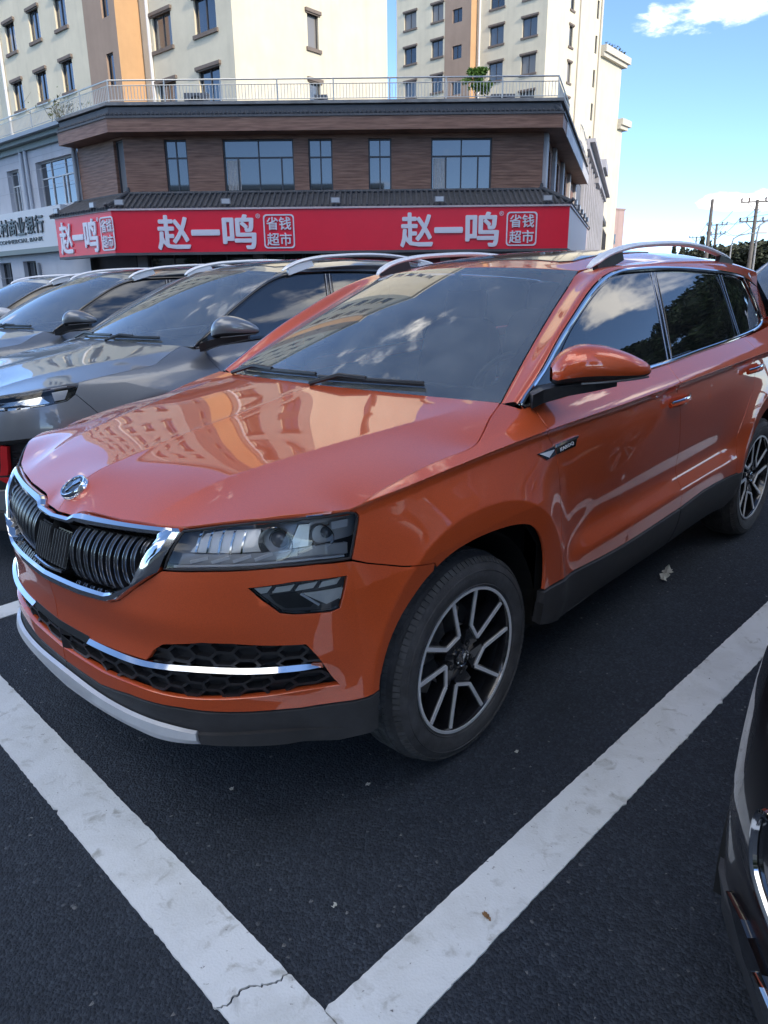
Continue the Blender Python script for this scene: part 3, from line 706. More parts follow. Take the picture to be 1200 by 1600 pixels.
    cut_in = [(0, .075), (.5, .073), (.88, .075), (.935, .12), (.955, .5), (.935, .95), (.90, .968), (.02, .968)]
    panel('windscreen', wk, full, M['wind'], root, res=.09, lip=.006, off=.001, inset=0, side=0)
    c_ = [(0, .002)]+full[1:6]+[(0, .996), (0, .968)]+inner[::-1][1:]
    panel('windscreen_border', wk, c_, M['gloss'], root, res=.06, lip=0, off=-.004, inset=0, side=0)
    # rear end
    v = np.linspace(-1, 1, 13); t = np.linspace(0, 1, 7); G = [[(-3.28-.14*tt, vv*(.53+.17*tt), 1.462-.34*tt-.03*vv*vv) for vv in v] for tt in t]
    grid('rear_window', G, M['tint'], root)
    v = np.linspace(-1, 1, 13); t = np.linspace(0, 1, 7); G = [[(-3.425-.06*math.sin(tt*2.6)+.06*vv*vv, vv*.70, 1.12-.46*tt) for vv in v] for tt in t]
    grid('tailgate', G, PM, root)
    # dark insides, floor and cabin
    rest = [(-3.3, .33), (-3.3, .95)]+[(s, zb(s)-.03) for s in np.linspace(-2.7, S(-.4), 8)]+[(.6, .93), (.97, .86), (1.3, .84), (1.6, .80), (2, .78), (2, .33)]
    lf = [(.985, .33), (.985, .46), (.95, .58), (.88, .68), (.72, .765), (.50, .775), (.30, .73), (.20, .62), (.18, .33)]
    lr = [(a+D, b) for a, b in [(.985, .33), (.985, .46), (.95, .58), (.88, .68), (.72, .765), (.50, .775), (.30, .73), (.20, .62), (.18, .33)]]
    poly = [(2, .33)]+lf+lr+rest[:-1]
    panel('body_shell', body, poly, M['dark'], root, res=.08, lip=0, off=-.05, inset=0, side=0)
    mb = MB(); mb.box((-3.30, -.62, .235), (.42, .62, .30)); mb.box((-2.25, -.80, .24), (-.42, .80, .30)); mb.box((-.42, -.80, .30), (-.40, .80, .95)); mb.box((-3.2, -.7, .30), (-3.15, .7, 1.0))
    mb.box((.45, -.55, .30), (.5, .55, .78)); mb.build('floor_pan', M['dark'], root)
    mb = MB()
    V = []
    for x_, z_ in ((-.30, 1.02), (-.36, 1.05), (-.62, 1.045), (-.80, 1.015), (-.84, .93), (-.78, .70)):
        for y_ in (-.72, -.3, .3, .72): V.append((x_, y_, z_+(.02 if y_ in (-.3, .3) else 0)))
    mb.add(V, [(i*4+j, i*4+j+1, (i+1)*4+j+1, (i+1)*4+j) for i in range(5) for j in range(3)]); mb.build('dashboard', M['dash'], root, True)
    mb = MB(); mb.box((-.42, -.44, 1.066), (-.36, -.26, 1.069)); mb.build('paper_slip', M['white'], root)
    c = Vector((-.93, .37, .98)); ax = Matrix.Rotation(math.radians(-25), 4, 'Y'); mb = MB()
    mb.tube([c+(ax @ Vector((0, .185*math.cos(a), .185*math.sin(a)))) for a in np.linspace(0, 2*math.pi, 25)], .016, 8, False)
    mb.box((-.02, -.06, -.05), (.05, .06, .05), Matrix.Translation(c) @ ax)
    for dy in (-.18, .18): mb.bar(c, c+(ax @ Vector((0, dy, .0))), .03, .02)
    mb.bar(c, c+(ax @ Vector((0, 0, -.18))), .03, .02); mb.build('steering_wheel', M['dash'], root, True)
    for y_, x_ in ((.37, -1.30), (-.37, -1.30), (.40, -2.15), (-.40, -2.15), (0, -2.15)):
        if y_ == 0: w_ = .14
        else: w_ = .25
        st = MB()
        def cushion(ctr, sz, rot):
            V = []; Mx = Matrix.Translation(ctr) @ Matrix.Rotation(rot, 4, 'Y'); nn = 10
            for i in range(nn+1):
                ph = -math.pi/2+math.pi*i/nn
                for j in range(16):
                    th = 2*math.pi*j/16; e = .45; f = lambda q: math.copysign(abs(q)**e, q)
                    V.append(tuple(Mx @ Vector((sz[0]*f(math.cos(ph))*f(math.cos(th)), sz[1]*f(math.cos(ph))*f(math.sin(th)), sz[2]*f(math.sin(ph))))))
            st.add(V, [(i*16+j, i*16+(j+1) % 16, (i+1)*16+(j+1) % 16, (i+1)*16+j) for i in range(nn) for j in range(16)])
        cushion((x_+.12, y_, .62), (.26, w_, .09), 0); cushion((x_-.22, y_, .92), (.075, w_*.95, .34), math.radians(-14))
        s_ = st.build('seat', M['seat'], root, True); st = MB()
        cushion((x_-.315, y_, 1.315), (.045, .12, .09), math.radians(-10)); st.bar((x_-.30, y_-.05, 1.2), (x_-.31, y_-.05, 1.3), .012); st.bar((x_-.30, y_+.05, 1.2), (x_-.31, y_+.05, 1.3), .012)
        st.build('headrest', M['seat'], s_, True)
    mb = MB(); mb.box((-1.16, -.09, 1.40), (-1.12, .09, 1.45)); mb.bar((-1.10, 0, 1.43), (-1.06, 0, 1.49), .02); mb.build('rear_view_mirror', M['black'], root)
    mb = MB()
    for v0, v1, t0, t1 in ((-.86, -.06, .035, .045), (-.02, .62, .03, .05)):
        a_ = [ws(np.array(v0+(v1-v0)*k/8), np.array(t0+(t1-t0)*k/8))+np.array([.008, 0, .016]) for k in range(9)]
        mb.tube(a_, .007, 6); b_ = [p-np.array([.004, 0, .009]) for p in a_]; mb.tube(b_, .004, 4)
        arm = [wsb(np.array(v0))+np.array([.03, 0, .012]), a_[2]+np.array([.012, 0, .012]), a_[4]+np.array([0, 0, .004])]; mb.tube(arm, .009, 6)
        wp = mb.build('wiper', M['black'], root, True); mb = MB()
    sp['feats'] = feats
    sp['nose'](root, sp, M, body, BN, hood)
    return root
ROOFS = {}
def roof_surface(sk):
    if sk not in ROOFS:
        pts = []
        cu = spl([-1.05, -1.2, -1.5, -1.9, -2.3, -2.8, -3.25], [1.501, 1.523, 1.553, 1.567, 1.560, 1.530, 1.475])
        for u in (-1.2, -1.5, -1.9, -2.3, -2.8, -3.25):
            for y, dz in ((0, 0), (.3, .010), (.55, .042), (.62, .064)):
                if u == -1.2 and y > .54: continue
                pts.append((u, y, float(cu(u))-dz)); 
                if y: pts.append((u, -y, float(cu(u))-dz))
        for v in (-1, -.75, -.5, -.25, 0, .25, .5, .75, 1): pts.append((-1.05-.108*v*v, .547*v, 1.501-.028*v*v))
        t = Tps(pts, 1e-5); ROOFS[sk] = Kf(lambda u, y: np.stack([np.asarray(u, float), np.asarray(y, float), t(u, y)], -1), sk+'roof')
    return ROOFS[sk]
def door_mirror(root, sp, M, sd):
    """shell lofted outwards along the swept axis; upper cap in body colour, lower half black"""
    a, b = np.array(sp.get('mir_a', (-.44, .865, 1.165))), np.array(sp.get('mir_b', (-.655, 1.095, 1.178))); ax = b-a; L_ = np.linalg.norm(ax); ax /= L_
    fw = np.array([ax[1], -ax[0], 0]); fw = fw/np.linalg.norm(fw)          # points forwards
    st = [(0, .35, .40, 0), (.04, .62, .70, .005), (.14, .86, .95, .018), (.30, 1.0, 1.06, .024), (.5, .97, 1.0, .020), (.70, .83, .82, .010), (.86, .60, .58, .0), (.96, .34, .34, -.006), (1.0, .10, .12, -.010)]
    st = catmull(st, 3); n = 28; hw, ht, hb = .085, .060, .052
    V = []; rows = []
    for q, kf, kz, dz in st:
        c = a+ax*L_*q; row = []
        for j in range(n):
            an = 2*math.pi*j/n; cz, sx = math.sin(an), math.cos(an)
            x = hw*kf*(math.copysign(abs(sx)**.8, sx) if sx > 0 else -.42*abs(sx)**.35)
            z = (ht if cz > 0 else hb)*kz*math.copysign(abs(cz)**.85, cz)
            row.append(c+fw*x+np.array([0, 0, z+dz]))
        rows.append(row)
    m = len(rows)
    def part(nm, mm, sel, par):
        mb = MB(); used = {}; V = []; F = []
        for i in range(m-1):
            for j in range(n):
                an = 2*math.pi*(j+.5)/n
                if not sel(math.sin(an), math.cos(an), i): continue
                f = []
                for (ii, jj) in ((i, j), (i, (j+1) % n), (i+1, (j+1) % n), (i+1, j)):
                    if (ii, jj) not in used: used[(ii, jj)] = len(V); V.append(rows[ii][jj])
                    f.append(used[(ii, jj)])
                F.append(tuple(f))
        mb.add(V, F); return sided(mb, sd).build(nm, mm, par, True)
    base = part('side_mirror', sp.get('mirror_paint', sp['paint']), lambda s, c, i: s > -.42, root)
    part('mirror_underside', M['black'], lambda s, c, i: s <= -.42, base)
    # mirror glass on the back, arm to the door, indicator strip
    mb = MB(); c = a+ax*L_*.48-fw*.052; e = []
    for k in range(20):
        an = 2*math.pi*k/20; e.append(c+ax*L_*.36*math.copysign(abs(math.cos(an))**.7, math.cos(an))+np.array([0, 0, .045*math.copysign(abs(math.sin(an))**.7, math.sin(an))+.012]))
    mb.add(e, [tuple(range(20))]); sided(mb, sd).build('mirror_glass', M['shade'], base)
    mb = MB(); p0 = np.array((a[0]+.03, a[1]-.06, a[2]-.085)); V = []
    for q, w, z0, z1 in ((0, .075, -.022, .03), (.35, .06, -.012, .04), (1., .055, .0, .045), (1.9, .05, .004, .045), (2.6, .035, .008, .046)):
        c = p0+ax*.105*q+np.array([0, 0, .006*q])
        V += [tuple(c+fw*w*sx+np.array([0, 0, z])) for sx, z in ((.9, z0+.008), (1, z1), (-.6, z1), (-.6, z0))]
    mb.add(V, [(i*4+j, i*4+(j+1) % 4, (i+1)*4+(j+1) % 4, (i+1)*4+j) for i in range(4) for j in range(4)]+[(0, 1, 2, 3), (16, 17, 18, 19)])
    sided(mb, sd).build('mirror_arm', M['black'], base)
    mb = MB(); pts = []
    for q in (.25, .4, .55, .7, .85, .95):
        k = float(np.interp(q, [s[0] for s in st], [s[1] for s in st])); pts.append(a+ax*L_*q+fw*(hw*k*.93+.002)+np.array([0, 0, -.024]))
    mb.tube(pts, .0035, 6); sided(mb, sd).build('indicator_strip', M['housing'], base, True)
    # sail panel at the foot of the pillar
    return base
# ------------------------------------------------------------------ front details of the orange car
def hexmesh(name, body, bound, m, parent, cell=.034, off0=-.026, off1=-.012, hw=.0042, side=1, aspect=.62):
    """honeycomb ribs over a patch of the body surface"""
    b = np.array(bound); lo, hi = b.min(0), b.max(0); mb = MB(); R_ = cell; segs = []
    dx, dz = R_*1.5*1.35, R_*math.sqrt(3)*aspect
    k = 0; x = lo[0]-R_
    cols = int((hi[0]-lo[0])/dx)+3; rows_ = int((hi[1]-lo[1])/dz)+3
    pts = lambda cx, cz: [(cx+R_*1.35*math.cos(math.radians(60*i)), cz+R_*aspect*math.sin(math.radians(60*i))) for i in range(6)]
    seen = set()
    for c in range(cols):
        for r in range(rows_):
            cx, cz = lo[0]+c*dx, lo[1]+r*dz+(dz/2 if c % 2 else 0); h = pts(cx, cz)
            for i in range(6):
                a, e = h[i], h[(i+1) % 6]; key = tuple(sorted([(round(a[0], 3), round(a[1], 3)), (round(e[0], 3), round(e[1], 3))]))
                if key in seen: continue
                seen.add(key); segs.append((a, e))
    segs = [s_ for s_ in segs if inside(np.array([((s_[0][0]+s_[1][0])/2, (s_[0][1]+s_[1][1])/2)]), bound)[0]]
    A = []; idx = []
    for a, e in segs:
        d = np.array(e)-np.array(a); d /= np.linalg.norm(d)+1e-9; nn = np.array([-d[1], d[0]])*hw
        A += [np.array(a)+nn, np.array(e)+nn, np.array(e)-nn, np.array(a)-nn]
    A = np.array(A); P, N_ = fd(body, A[:, 0], A[:, 1]); T = P+N_*off1; Q = P+N_*off0-N_*.01
    V = []; F = []
    for i in range(0, len(A), 4):
        k = len(V); V += [T[i], T[i+1], T[i+2], T[i+3], Q[i], Q[i+1], Q[i+2], Q[i+3]]
        F += [(k, k+1, k+2, k+3), (k, k+4, k+5, k+1), (k+2, k+6, k+7, k+3), (k+1, k+5, k+6, k+2), (k+3, k+7, k+4, k)]
    mb.add(V, F); o = sided(mb, side).build(name, m, parent)
    o['kind'] = 'stuff'; return o
def slab(mb, pts0, pts1):
    """closed band between two polylines of 3D points with thickness pairs (front, back)"""
    n = len(pts0); V = []
    for a, b in zip(pts0, pts1): V += [a[0], b[0], b[1], a[1]]
    mb.add(V, [(i*4+j, i*4+(j+1) % 4, (i+1)*4+(j+1) % 4, (i+1)*4+j) for i in range(n-1) for j in range(4)]+[(0, 1, 2, 3), tuple(range((n-1)*4, n*4))[::-1]])
GR_OUT = [(2, .853), (1.932, .857), (1.918, .868), (1.897, .875), (1.763, .880), (1.643, .886), (1.548, .892), (1.577, .791), (1.651, .737), (1.708, .691), (1.746, .675), (1.85, .665), (2, .662)]
GR_IN = [(2, .838), (1.925, .842), (1.908, .851), (1.875, .852), (1.739, .863), (1.600, .872), (1.662, .742), (1.720, .710), (1.755, .700), (1.85, .695), (2, .692)]
INTAKE = [(1.104, .548), (1.149, .607), (1.36, .620), (1.45, .616), (1.579, .590), (1.614, .567), (1.640, .533), (1.86, .525), (2, .525), (2, .440), (1.834, .440), (1.718, .450), (1.607, .452), (1.535, .453), (1.378, .457), (1.184, .461), (1.05, .472)]
def orange_nose(root, sp, M, body, BN, hood):
    PM = sp['paint']
    fb = sp['fend_bump']
    lowlamp = sp['lamp'][sp['lamp_low']:]
    arch = catmull([(.962, .437), (.955, .48), (.925, .56), (.875, .63), (.80, .69), (.752, .715)], 3)
    fog = [(1.303, .768), (1.173, .777), (1.019, .771), (1.049, .692), (1.073, .687), (1.175, .694), (1.213, .701), (1.238, .719)]
    bump = [(2, .392), (1.85, .390), (1.726, .411), (1.498, .422), (1.307, .417), (1.128, .412), (1.022, .421)]+arch+fb+lowlamp[1:]+[(GR_OUT[7][0]-.004, GR_OUT[7][1])]+GR_OUT[8:]+[(2, .526)]
    it = [p for p in INTAKE if p[0] < 2]
    top = it[:8][::-1]; bot = it[8:]
    poly = bump+[(1.86, .526)]+top[1:]+bot[::-1]+[(2, .438)]
    panel('front_bumper', body, poly, PM, root, holes=[fog], res=.03, side=0, lip=.022, fine=4, feat=sp.get('feats', ()))
    # skirt, skid plate
    panel('bumper_skirt', body, [(2, .388), (1.85, .386), (1.726, .407), (1.498, .418), (1.307, .413), (1.128, .408), (1.021, .417), (.963, .432), (.966, .320), (1.013, .309), (1.053, .299), (1.179, .311), (1.319, .320), (1.437, .322), (1.6, .312), (2, .303)], M['clad'], root, res=.04, side=0, lip=.05)
    ledge = catmull([(1.03, .338), (1.07, .343), (1.217, .357), (1.44, .355)], 4)
    for sd in (1, -1):
        mb = MB(); f, b = [], []
        for s_, z in ledge:
            p, n = BN(s_, z); k_ = min(1, max(0, (s_-1.03)/.14)); q, n2 = BN(s_, float(np.interp(s_, [1.03, 1.18, 1.32, 1.44], [.318, .313, .321, .324]))); f.append((p+n*.013*k_, p-n*.01)); b.append((q+n*.011*k_, q-n*.01))
        slab(mb, f, b); sided(mb, sd).build('skirt_ledge', M['clad'], root, True)
    top_ = catmull([(1.447, .361), (1.551, .365), (1.661, .364), (1.852, .361), (2, .370)], 6); bot_ = catmull([(1.436, .323), (1.602, .311), (1.714, .311), (1.903, .304), (2, .302)], 6)
    mb = MB()
    rows = []
    for (s0, z0), (s1, z1) in zip(top_, bot_):
        r_ = []
        for k, o in ((0, .004), (.06, .016), (.5, .022), (.94, .012), (1.0, .002), (1.12, -.03)):
            p, n = BN(s0+(s1-s0)*min(k, 1), z0+(z1-z0)*k); r_.append(p+n*o)
        rows.append(r_)
    V = [p for r_ in rows for p in r_]; V += [p*np.array([1, -1, 1]) for r_ in rows for p in r_]; w = 6; n = len(rows); F = []
    for h in (0, n*w):
        for i in range(n-1):
            for j in range(w-1): F.append((h+i*w+j, h+i*w+j+1, h+(i+1)*w+j+1, h+(i+1)*w+j))
        F.append(tuple(h+j for j in range(w)))
    mb.add(V, F); mb.build('skid_plate', M['silver'], root, True)
    # lower intake: back, honeycomb, bright strip
    panel('intake_back', body, INTAKE, M['black'], root, res=.06, side=0, off=-.034, lip=0, inset=-.012)
    for sd in (1, -1): hexmesh('honeycomb_mesh', body, INTAKE, M['black'], root, side=sd)
    st = catmull([(1.102, .5435), (1.128, .547), (1.285, .548), (1.447, .544), (1.64, .526), (1.752, .523), (1.863, .522)], 6)
    for sd in (1, -1):
        mb = MB(); f, b = [], []
        for i, (s_, z) in enumerate(st):
            h = .0055*min(1, .1+(s_-1.10)/.06); p, n = BN(s_, z+h); q, n2 = BN(s_, z-h); f.append((p+n*.001, p-n*.02)); b.append((q+n*.012, q-n*.02))
        slab(mb, f, b); sided(mb, sd).build('bumper_strip', M['chrome'], root, True)
    mb = MB(); f, b = [], []
    cs = [(s_, .521) for s_ in np.linspace(1.863, 2.0, 6)]
    for s_, z in cs: p, n = BN(s_, z+.012); q, n2 = BN(s_, z-.012); f.append((p+n*.002, p-n*.02)); b.append((q+n*.004, q-n*.02))
    f += [(a*np.array([1, -1, 1]), c*np.array([1, -1, 1])) for a, c in f[::-1][1:]]; b += [(a*np.array([1, -1, 1]), c*np.array([1, -1, 1])) for a, c in b[::-1][1:]]
    slab(mb, f, b); mb.build('intake_crossbar', M['black'], root, True)
    # grille
    gr = bpy.data.objects.new('grille', None); gr.empty_display_size = .1; link(gr, root)
    fr = catmull(GR_IN, 1)
    ring = GR_OUT+GR_IN[::-1]
    # frame bulges forward: outer edge on the body, inner edge proud
    def dense(pl, n): return polyline(pl, n)
    mb = MB(); segs_o, segs_i = [], []
    pair = [(0, 0), (1, 1), (2, 2), (3, 3), (4, 4), (6, 5), (7, 6), (8, 7), (9, 7.6), (10, 8), (11, 9), (12, 10)]
    O = np.array([GR_OUT[a] for a, _ in pair]); I = np.array([[np.interp(b, range(11), [g[k] for g in GR_IN]) for k in (0, 1)] for _, b in pair])
    rows = []; 
    for a in np.linspace(0, len(O)-1, 90):
        o = [np.interp(a, range(len(O)), O[:, k]) for k in (0, 1)]; i_ = [np.interp(a, range(len(I)), I[:, k]) for k in (0, 1)]; r_ = []
        for k, of in ((0, -.012), (0, .003), (.22, .014), (.7, .017), (1, .010), (1, -.03)):
            p, n = BN(o[0]+(i_[0]-o[0])*k, o[1]+(i_[1]-o[1])*k); r_.append(p+n*of)
        rows.append(r_)
    V = [p for r_ in rows for p in r_]; n = len(rows); V += [p*np.array([1, -1, 1]) for r_ in rows for p in r_]; F = []
    for h in (0, n*6):
        for i in range(n-1):
            for j in range(5): F.append((h+i*6+j, h+i*6+j+1, h+(i+1)*6+j+1, h+(i+1)*6+j))
    mb.add(V, F); mb.build('grille_frame', M['chrome'], gr, True)
    panel('grille_back', body, GR_IN, M['dark'], gr, res=.05, side=0, off=-.06, lip=0, inset=-.012)
    topz = lambda s_: float(np.interp(s_, [g[0] for g in GR_IN[:6]][::-1], [g[1] for g in GR_IN[:6]][::-1]))
    botz = lambda s_: float(np.interp(s_, [g[0] for g in GR_IN[5:]], [g[1] for g in GR_IN[5:]]))
    sl = list(np.linspace(1.640, 1.900, 10))
    proto = {}
    for sd in (1, -1):
        for s_ in sl:
            mb = MB(); mc = MB(); zt, z0 = topz(s_)-.006, botz(s_)+.006; f = [[], []]; cr = [[], []]
            for k in range(11):
                q = k/10; z = zt+(z0-zt)*q; bulge = -.030+.030*math.sin(math.pi*min(1, .12+.86*q))**.7
                for e, ds in ((0, -.0062), (1, .0062)):
                    p, n = BN(s_+ds, z); f[e].append((p+n*bulge, p-n*.06)); 
                    cr[e].append(p+n*(bulge+.0012))
            slab(mb, f[0], f[1]); s_o = sided(mb, sd).build('slat', M['black'], gr, True)
            for e in (0, 1): mc.tube(cr[e], .0012, 5)
            sided(mc, sd).build('slat_edge', M['dkchrome'], s_o, True)
    # sensor block in the middle with fine ribs and a bright foot
    mb = MB()
    for s_, z in ((1.928, .70),):
        f, b = [], []
        for k in np.linspace(1.926, 2, 6): p, n = BN(k, .822); q, n2 = BN(k, .715); f.append((p-n*.012, p-n*.05)); b.append((q-n*.002, q-n*.05))
        M2 = np.array([1, -1, 1]); f += [(a*M2, c*M2) for a, c in f[::-1][1:]]; b += [(a*M2, c*M2) for a, c in b[::-1][1:]]
        slab(mb, f, b)
    rad = mb.build('sensor_cover', M['gloss'], gr, True); mb = MB()
    for y_ in np.linspace(-.066, .066, 13):
        s_ = 2-abs(y_)/.93; a, n = BN(s_, .818); b, n2 = BN(s_, .72); sg = np.array([1, 1 if y_ > 0 else -1, 1]); mb.bar((a-n*.009+np.array([.004, 0, 0]))*sg, (b+n2*.001+np.array([.004, 0, 0]))*sg, .002, .005)
    mb.build('sensor_ribs', M['housing'], rad)
    mb = MB(); a, n = BN(1.93, .708); mb.tube([a+n*.004, BN(1.97, .706)[0]+np.array([.005, 0, 0]), BN(2, .705)[0]+np.array([.005, 0, 0]), BN(1.97, .706)[0]*np.array([1, -1, 1])+np.array([.005, 0, 0]), (a+n*.004)*np.array([1, -1, 1])], .006, 6)
    mb.build('sensor_foot', M['chrome'], rad, True)
    # bonnet badge
    c, n = fd(hood, np.array([.752]), np.array([0.])); c, n = c[0], n[0]; n[1] = 0; n /= np.linalg.norm(n)
    xa = np.array([0, 1., 0]); ya = np.cross(n, xa); Mx = Matrix(((xa[0], ya[0], n[0], c[0]), (xa[1], ya[1], n[1], c[1]), (xa[2], ya[2], n[2], c[2]), (0, 0, 0, 1)))
    mb = MB(); mb.lathe([(0, .010), (.034, .009), (.037, .006)], 40, 'z'); mb.v = [tuple(Mx @ Vector(v)) for v in mb.v]; em = mb.build('bonnet_badge', M['gloss'], root, True)
    mb = MB(); mb.lathe([(.0345, .006), (.036, .012), (.0405, .013), (.0435, .009), (.044, -.006)], 48, 'z'); mb.v = [tuple(Mx @ Vector(v)) for v in mb.v]; mb.build('badge_ring', M['chrome'], em, True)
    emblem_wing(em, Mx @ Matrix.Translation((0, 0, .009)), .031, M['chrome'])
    # wing badge, one on each side
    for sd in (1, -1):
        dk = panel('wing_badge', body, [(.217, .930), (.112, .935), (.112, .908), (.168, .903)], M['gloss'], root, res=.03, off=.004, lip=.006, inset=0, side=sd)
        d2 = panel('door_badge', body, [(.104, .936), (-.032, .942), (-.014, .913), (.104, .908)], M['gloss'], root, res=.03, off=.004, lip=.006, inset=0, side=sd)
        panel('badge_strip', body, [(.110, .940), (-.034, .946), (-.028, .937), (.110, .931)], M['chrome'], d2, res=.03, off=.008, lip=.006, inset=0, side=sd)
        panel('badge_fin', body, [(.21, .929), (.118, .926), (.16, .908)], M['satin'], dk, res=.03, off=.006, lip=.004, inset=0, side=sd)
        p, n = BN(.040, .922); xd = -(BN(.03, .923)[0]-BN(.05, .921)[0]); xd = xd*(-1); xd /= np.linalg.norm(xd)
        if sd < 0: p = p*np.array([1, -1, 1]); n = n*np.array([1, -1, 1]); xd = -xd*np.array([1, -1, 1])
        zd = np.cross(n, xd); c = p+n*.0052
        Mt = Matrix(((xd[0], zd[0], n[0], c[0]), (xd[1], zd[1], n[1], c[1]), (xd[2], zd[2], n[2], c[2]), (0, 0, 0, 1)))
        text_fit('badge_lettering', 'KAROQ', M['white'], Mt, .085, .0135, d2, .015, .002)
def orange_lamps(root, sp, M, sd, body, BN):
    lamp = sp['lamp']; LV = np.array([.72, .68, .06]); LV /= np.linalg.norm(LV); BN0 = BN
    BN = lambda s_, z: (BN0(s_, z)[0], LV)
    head = panel('headlight', body, lamp, M['backing'], root, res=.04, side=sd, off=-.062, lip=0, inset=-.004, dirv=LV)
    # side walls of the lamp body
    d = densify(lamp, .03); mb = MB(); f, b = [], []
    for s_, z in d+[d[0]]:
        p, n = BN(s_, z); f.append(p-n*.004); b.append(p-n*.063)
    V = []; 
    for a, c in zip(f, b): V += [a, c]
    mb.add(V, [(2*i, 2*i+1, 2*i+3, 2*i+2) for i in range(len(f)-1)]); sided(mb, sd).build('lamp_bezel', M['gloss'], head, fix=False)
    def patch(nm, pol, m, off, lip=.01, res=.04): return panel(nm, body, pol, m, head, res=res, side=sd, off=off, lip=lip, inset=0, dirv=LV)
    patch('lamp_step', [(1.53, .80), (1.01, .818), (1.005, .845), (1.06, .850), (1.2, .848), (1.52, .832)], M['backing'], -.034, .03)
    patch('lamp_reflector', [(1.50, .835), (1.28, .846), (1.30, .898), (1.42, .890), (1.47, .880)], M['bowl'], -.040, .02)
    patch('lamp_reflector', [(1.19, .850), (1.13, .852), (1.13, .905), (1.17, .905)], M['bowl'], -.036, .02)
    patch('lamp_reflector', [(1.05, .885), (.995, .885), (.990, .903), (1.05, .904)], M['led'], -.030, .02)
    for s_, z, r_, o in ((1.235, .868, .036, -.020), (1.085, .872, .026, -.028)):
        p, n = BN(s_, z); fwd = np.array([.80, .52, 0.]); fwd /= np.linalg.norm(fwd); c = p+n*(o-.01)-np.array([0, .0, .002])
        xa = np.cross((0, 0, 1.), fwd); Mx = Matrix(((xa[0], 0, fwd[0], c[0]), (xa[1], 0, fwd[1], c[1]), (0, 1, 0, c[2]), (0, 0, 0, 1)))
        mb = MB(); mb.lathe([(r_*.42, -.050), (r_*.75, -.040), (r_*1.0, -.024), (r_*1.14, -.006), (r_*1.20, .006), (r_*1.24, .004)], 36, 'z'); mb.v = [tuple(Mx @ Vector(v)) for v in mb.v]
        rg = sided(mb, sd).build('reflector_bowl', M['refl'], head, True)
        mb = MB(); q_ = r_*.62; mb.lathe([(q_*math.cos(a), q_*.75*math.sin(a)-.030) for a in np.linspace(0, math.pi/2, 9)]+[(q_*1.12, -.032), (q_*1.12, -.05)][:0], 32, 'z'); mb.v = [tuple(Mx @ Vector(v)) for v in mb.v]
        sided(mb, sd).build('projector_lens', M['lensball'], rg, True)
        mb = MB(); mb.lathe([(q_*1.0, -.036), (q_*1.14, -.024), (q_*1.2, -.045)], 32, 'z'); mb.v = [tuple(Mx @ Vector(v)) for v in mb.v]; sided(mb, sd).build('projector_ring', M['chrome'], rg, True)
    for k in range(5):
        s1 = 1.485-.036*k; patch('reflector_rib', [(s1, .838), (s1-.006, .838), (s1+.002, .895-.0005*k), (s1+.008, .892)], M['refl'], -.036, .012)
    for k in range(6):
        s0 = 1.49-.066*k; mb = MB(); a, n = BN(s0, .815+.0045*k); b, n2 = BN(s0-.052, .828+.0045*k); mb.bar(a-n*.030, b-n2*.034, .004, .008); sided(mb, sd).build('light_tick', M['led'], head)
    mb = MB(); mb.tube([BN(s_, float(np.interp(s_, [1.0, 1.105, 1.206, 1.317, 1.423, 1.545], [.817, .824, .825, .821, .815, .803])))[0]-BN(s_, .815)[1]*.016 for s_ in np.linspace(1.02, 1.535, 18)], .0035, 6); sided(mb, sd).build('light_bar', M['led'], head, True)
    panel('lamp_cover', body, lamp, M['lens'], head, res=.04, side=sd, off=.0, lip=.004, inset=.003)
    edge = MB(); pts = [BN(s_, z)[0]+BN(s_, z)[1]*.0 for s_, z in densify(shrink(lamp, .005), .03)]; pts.append(pts[0]); edge.tube(pts, .0035, 6, False); sided(edge, sd).build('lamp_seal', M['black'], head, True)
    # fog / daytime lamp
    fog = [(1.303, .768), (1.173, .777), (1.019, .771), (1.049, .692), (1.073, .687), (1.175, .694), (1.213, .701), (1.238, .719)]
    fl = panel('fog_lamp', body, fog, M['housing'], root, res=.03, side=sd, off=-.024, lip=0, inset=-.004, dirv=LV)
    mb = MB(); f = []; d = densify(fog, .02)
    V = []
    for s_, z in d+[d[0]]:
        p, n = BN(s_, z); V += [p-n*.002, p-n*.025]
    mb.add(V, [(2*i, 2*i+1, 2*i+3, 2*i+2) for i in range(len(d))]); sided(mb, sd).build('lamp_bezel', M['gloss'], fl, fix=False)
    for k in range(4):
        s1 = 1.29-.066*k; q = [(s1, .766), (s1-.056, .7685), (s1-.040, .752), (s1+.014, .750)]
        if k == 0: q = [(s1, .766), (s1-.056, .7685), (s1-.040, .752), (s1-.022, .750)]
        panel('light_cell', body, q, M['bowl'], fl, res=.03, side=sd, off=-.008-.001*k, lip=.01, inset=.001, dirv=LV)
    panel('fog_mesh', body, [(1.245, .742), (1.17, .745), (1.12, .712), (1.13, .702), (1.20, .706), (1.228, .722)], M['black'], fl, res=.03, side=sd, off=-.018, lip=.01, inset=0, dirv=LV)
    panel('fog_reflector', body, [(1.15, .742), (1.035, .742), (1.05, .715), (1.085, .705)], M['bowl'], fl, res=.02, side=sd, off=-.012, lip=.01, inset=0, dirv=LV)
    mb = MB(); a, n = BN(1.155, .742); b, n2 = BN(1.105, .706); mb.bar(a-n*.012, b-n2*.012, .003, .006); sided(mb, sd).build('light_tick', M['led'], fl)
    panel('lamp_cover', body, fog, M['lens'], fl, res=.03, side=sd, off=-.004, lip=.004, inset=.003)
ORANGE_HOOD_FRONT = [(2, .857), (1.935, .861), (1.920, .872), (1.898, .879), (1.763, .884), (1.643, .890), (1.54, .897), (1.431, .9165), (1.319, .931), (1.158, .9395), (1.05, .939), (.986, .936)]
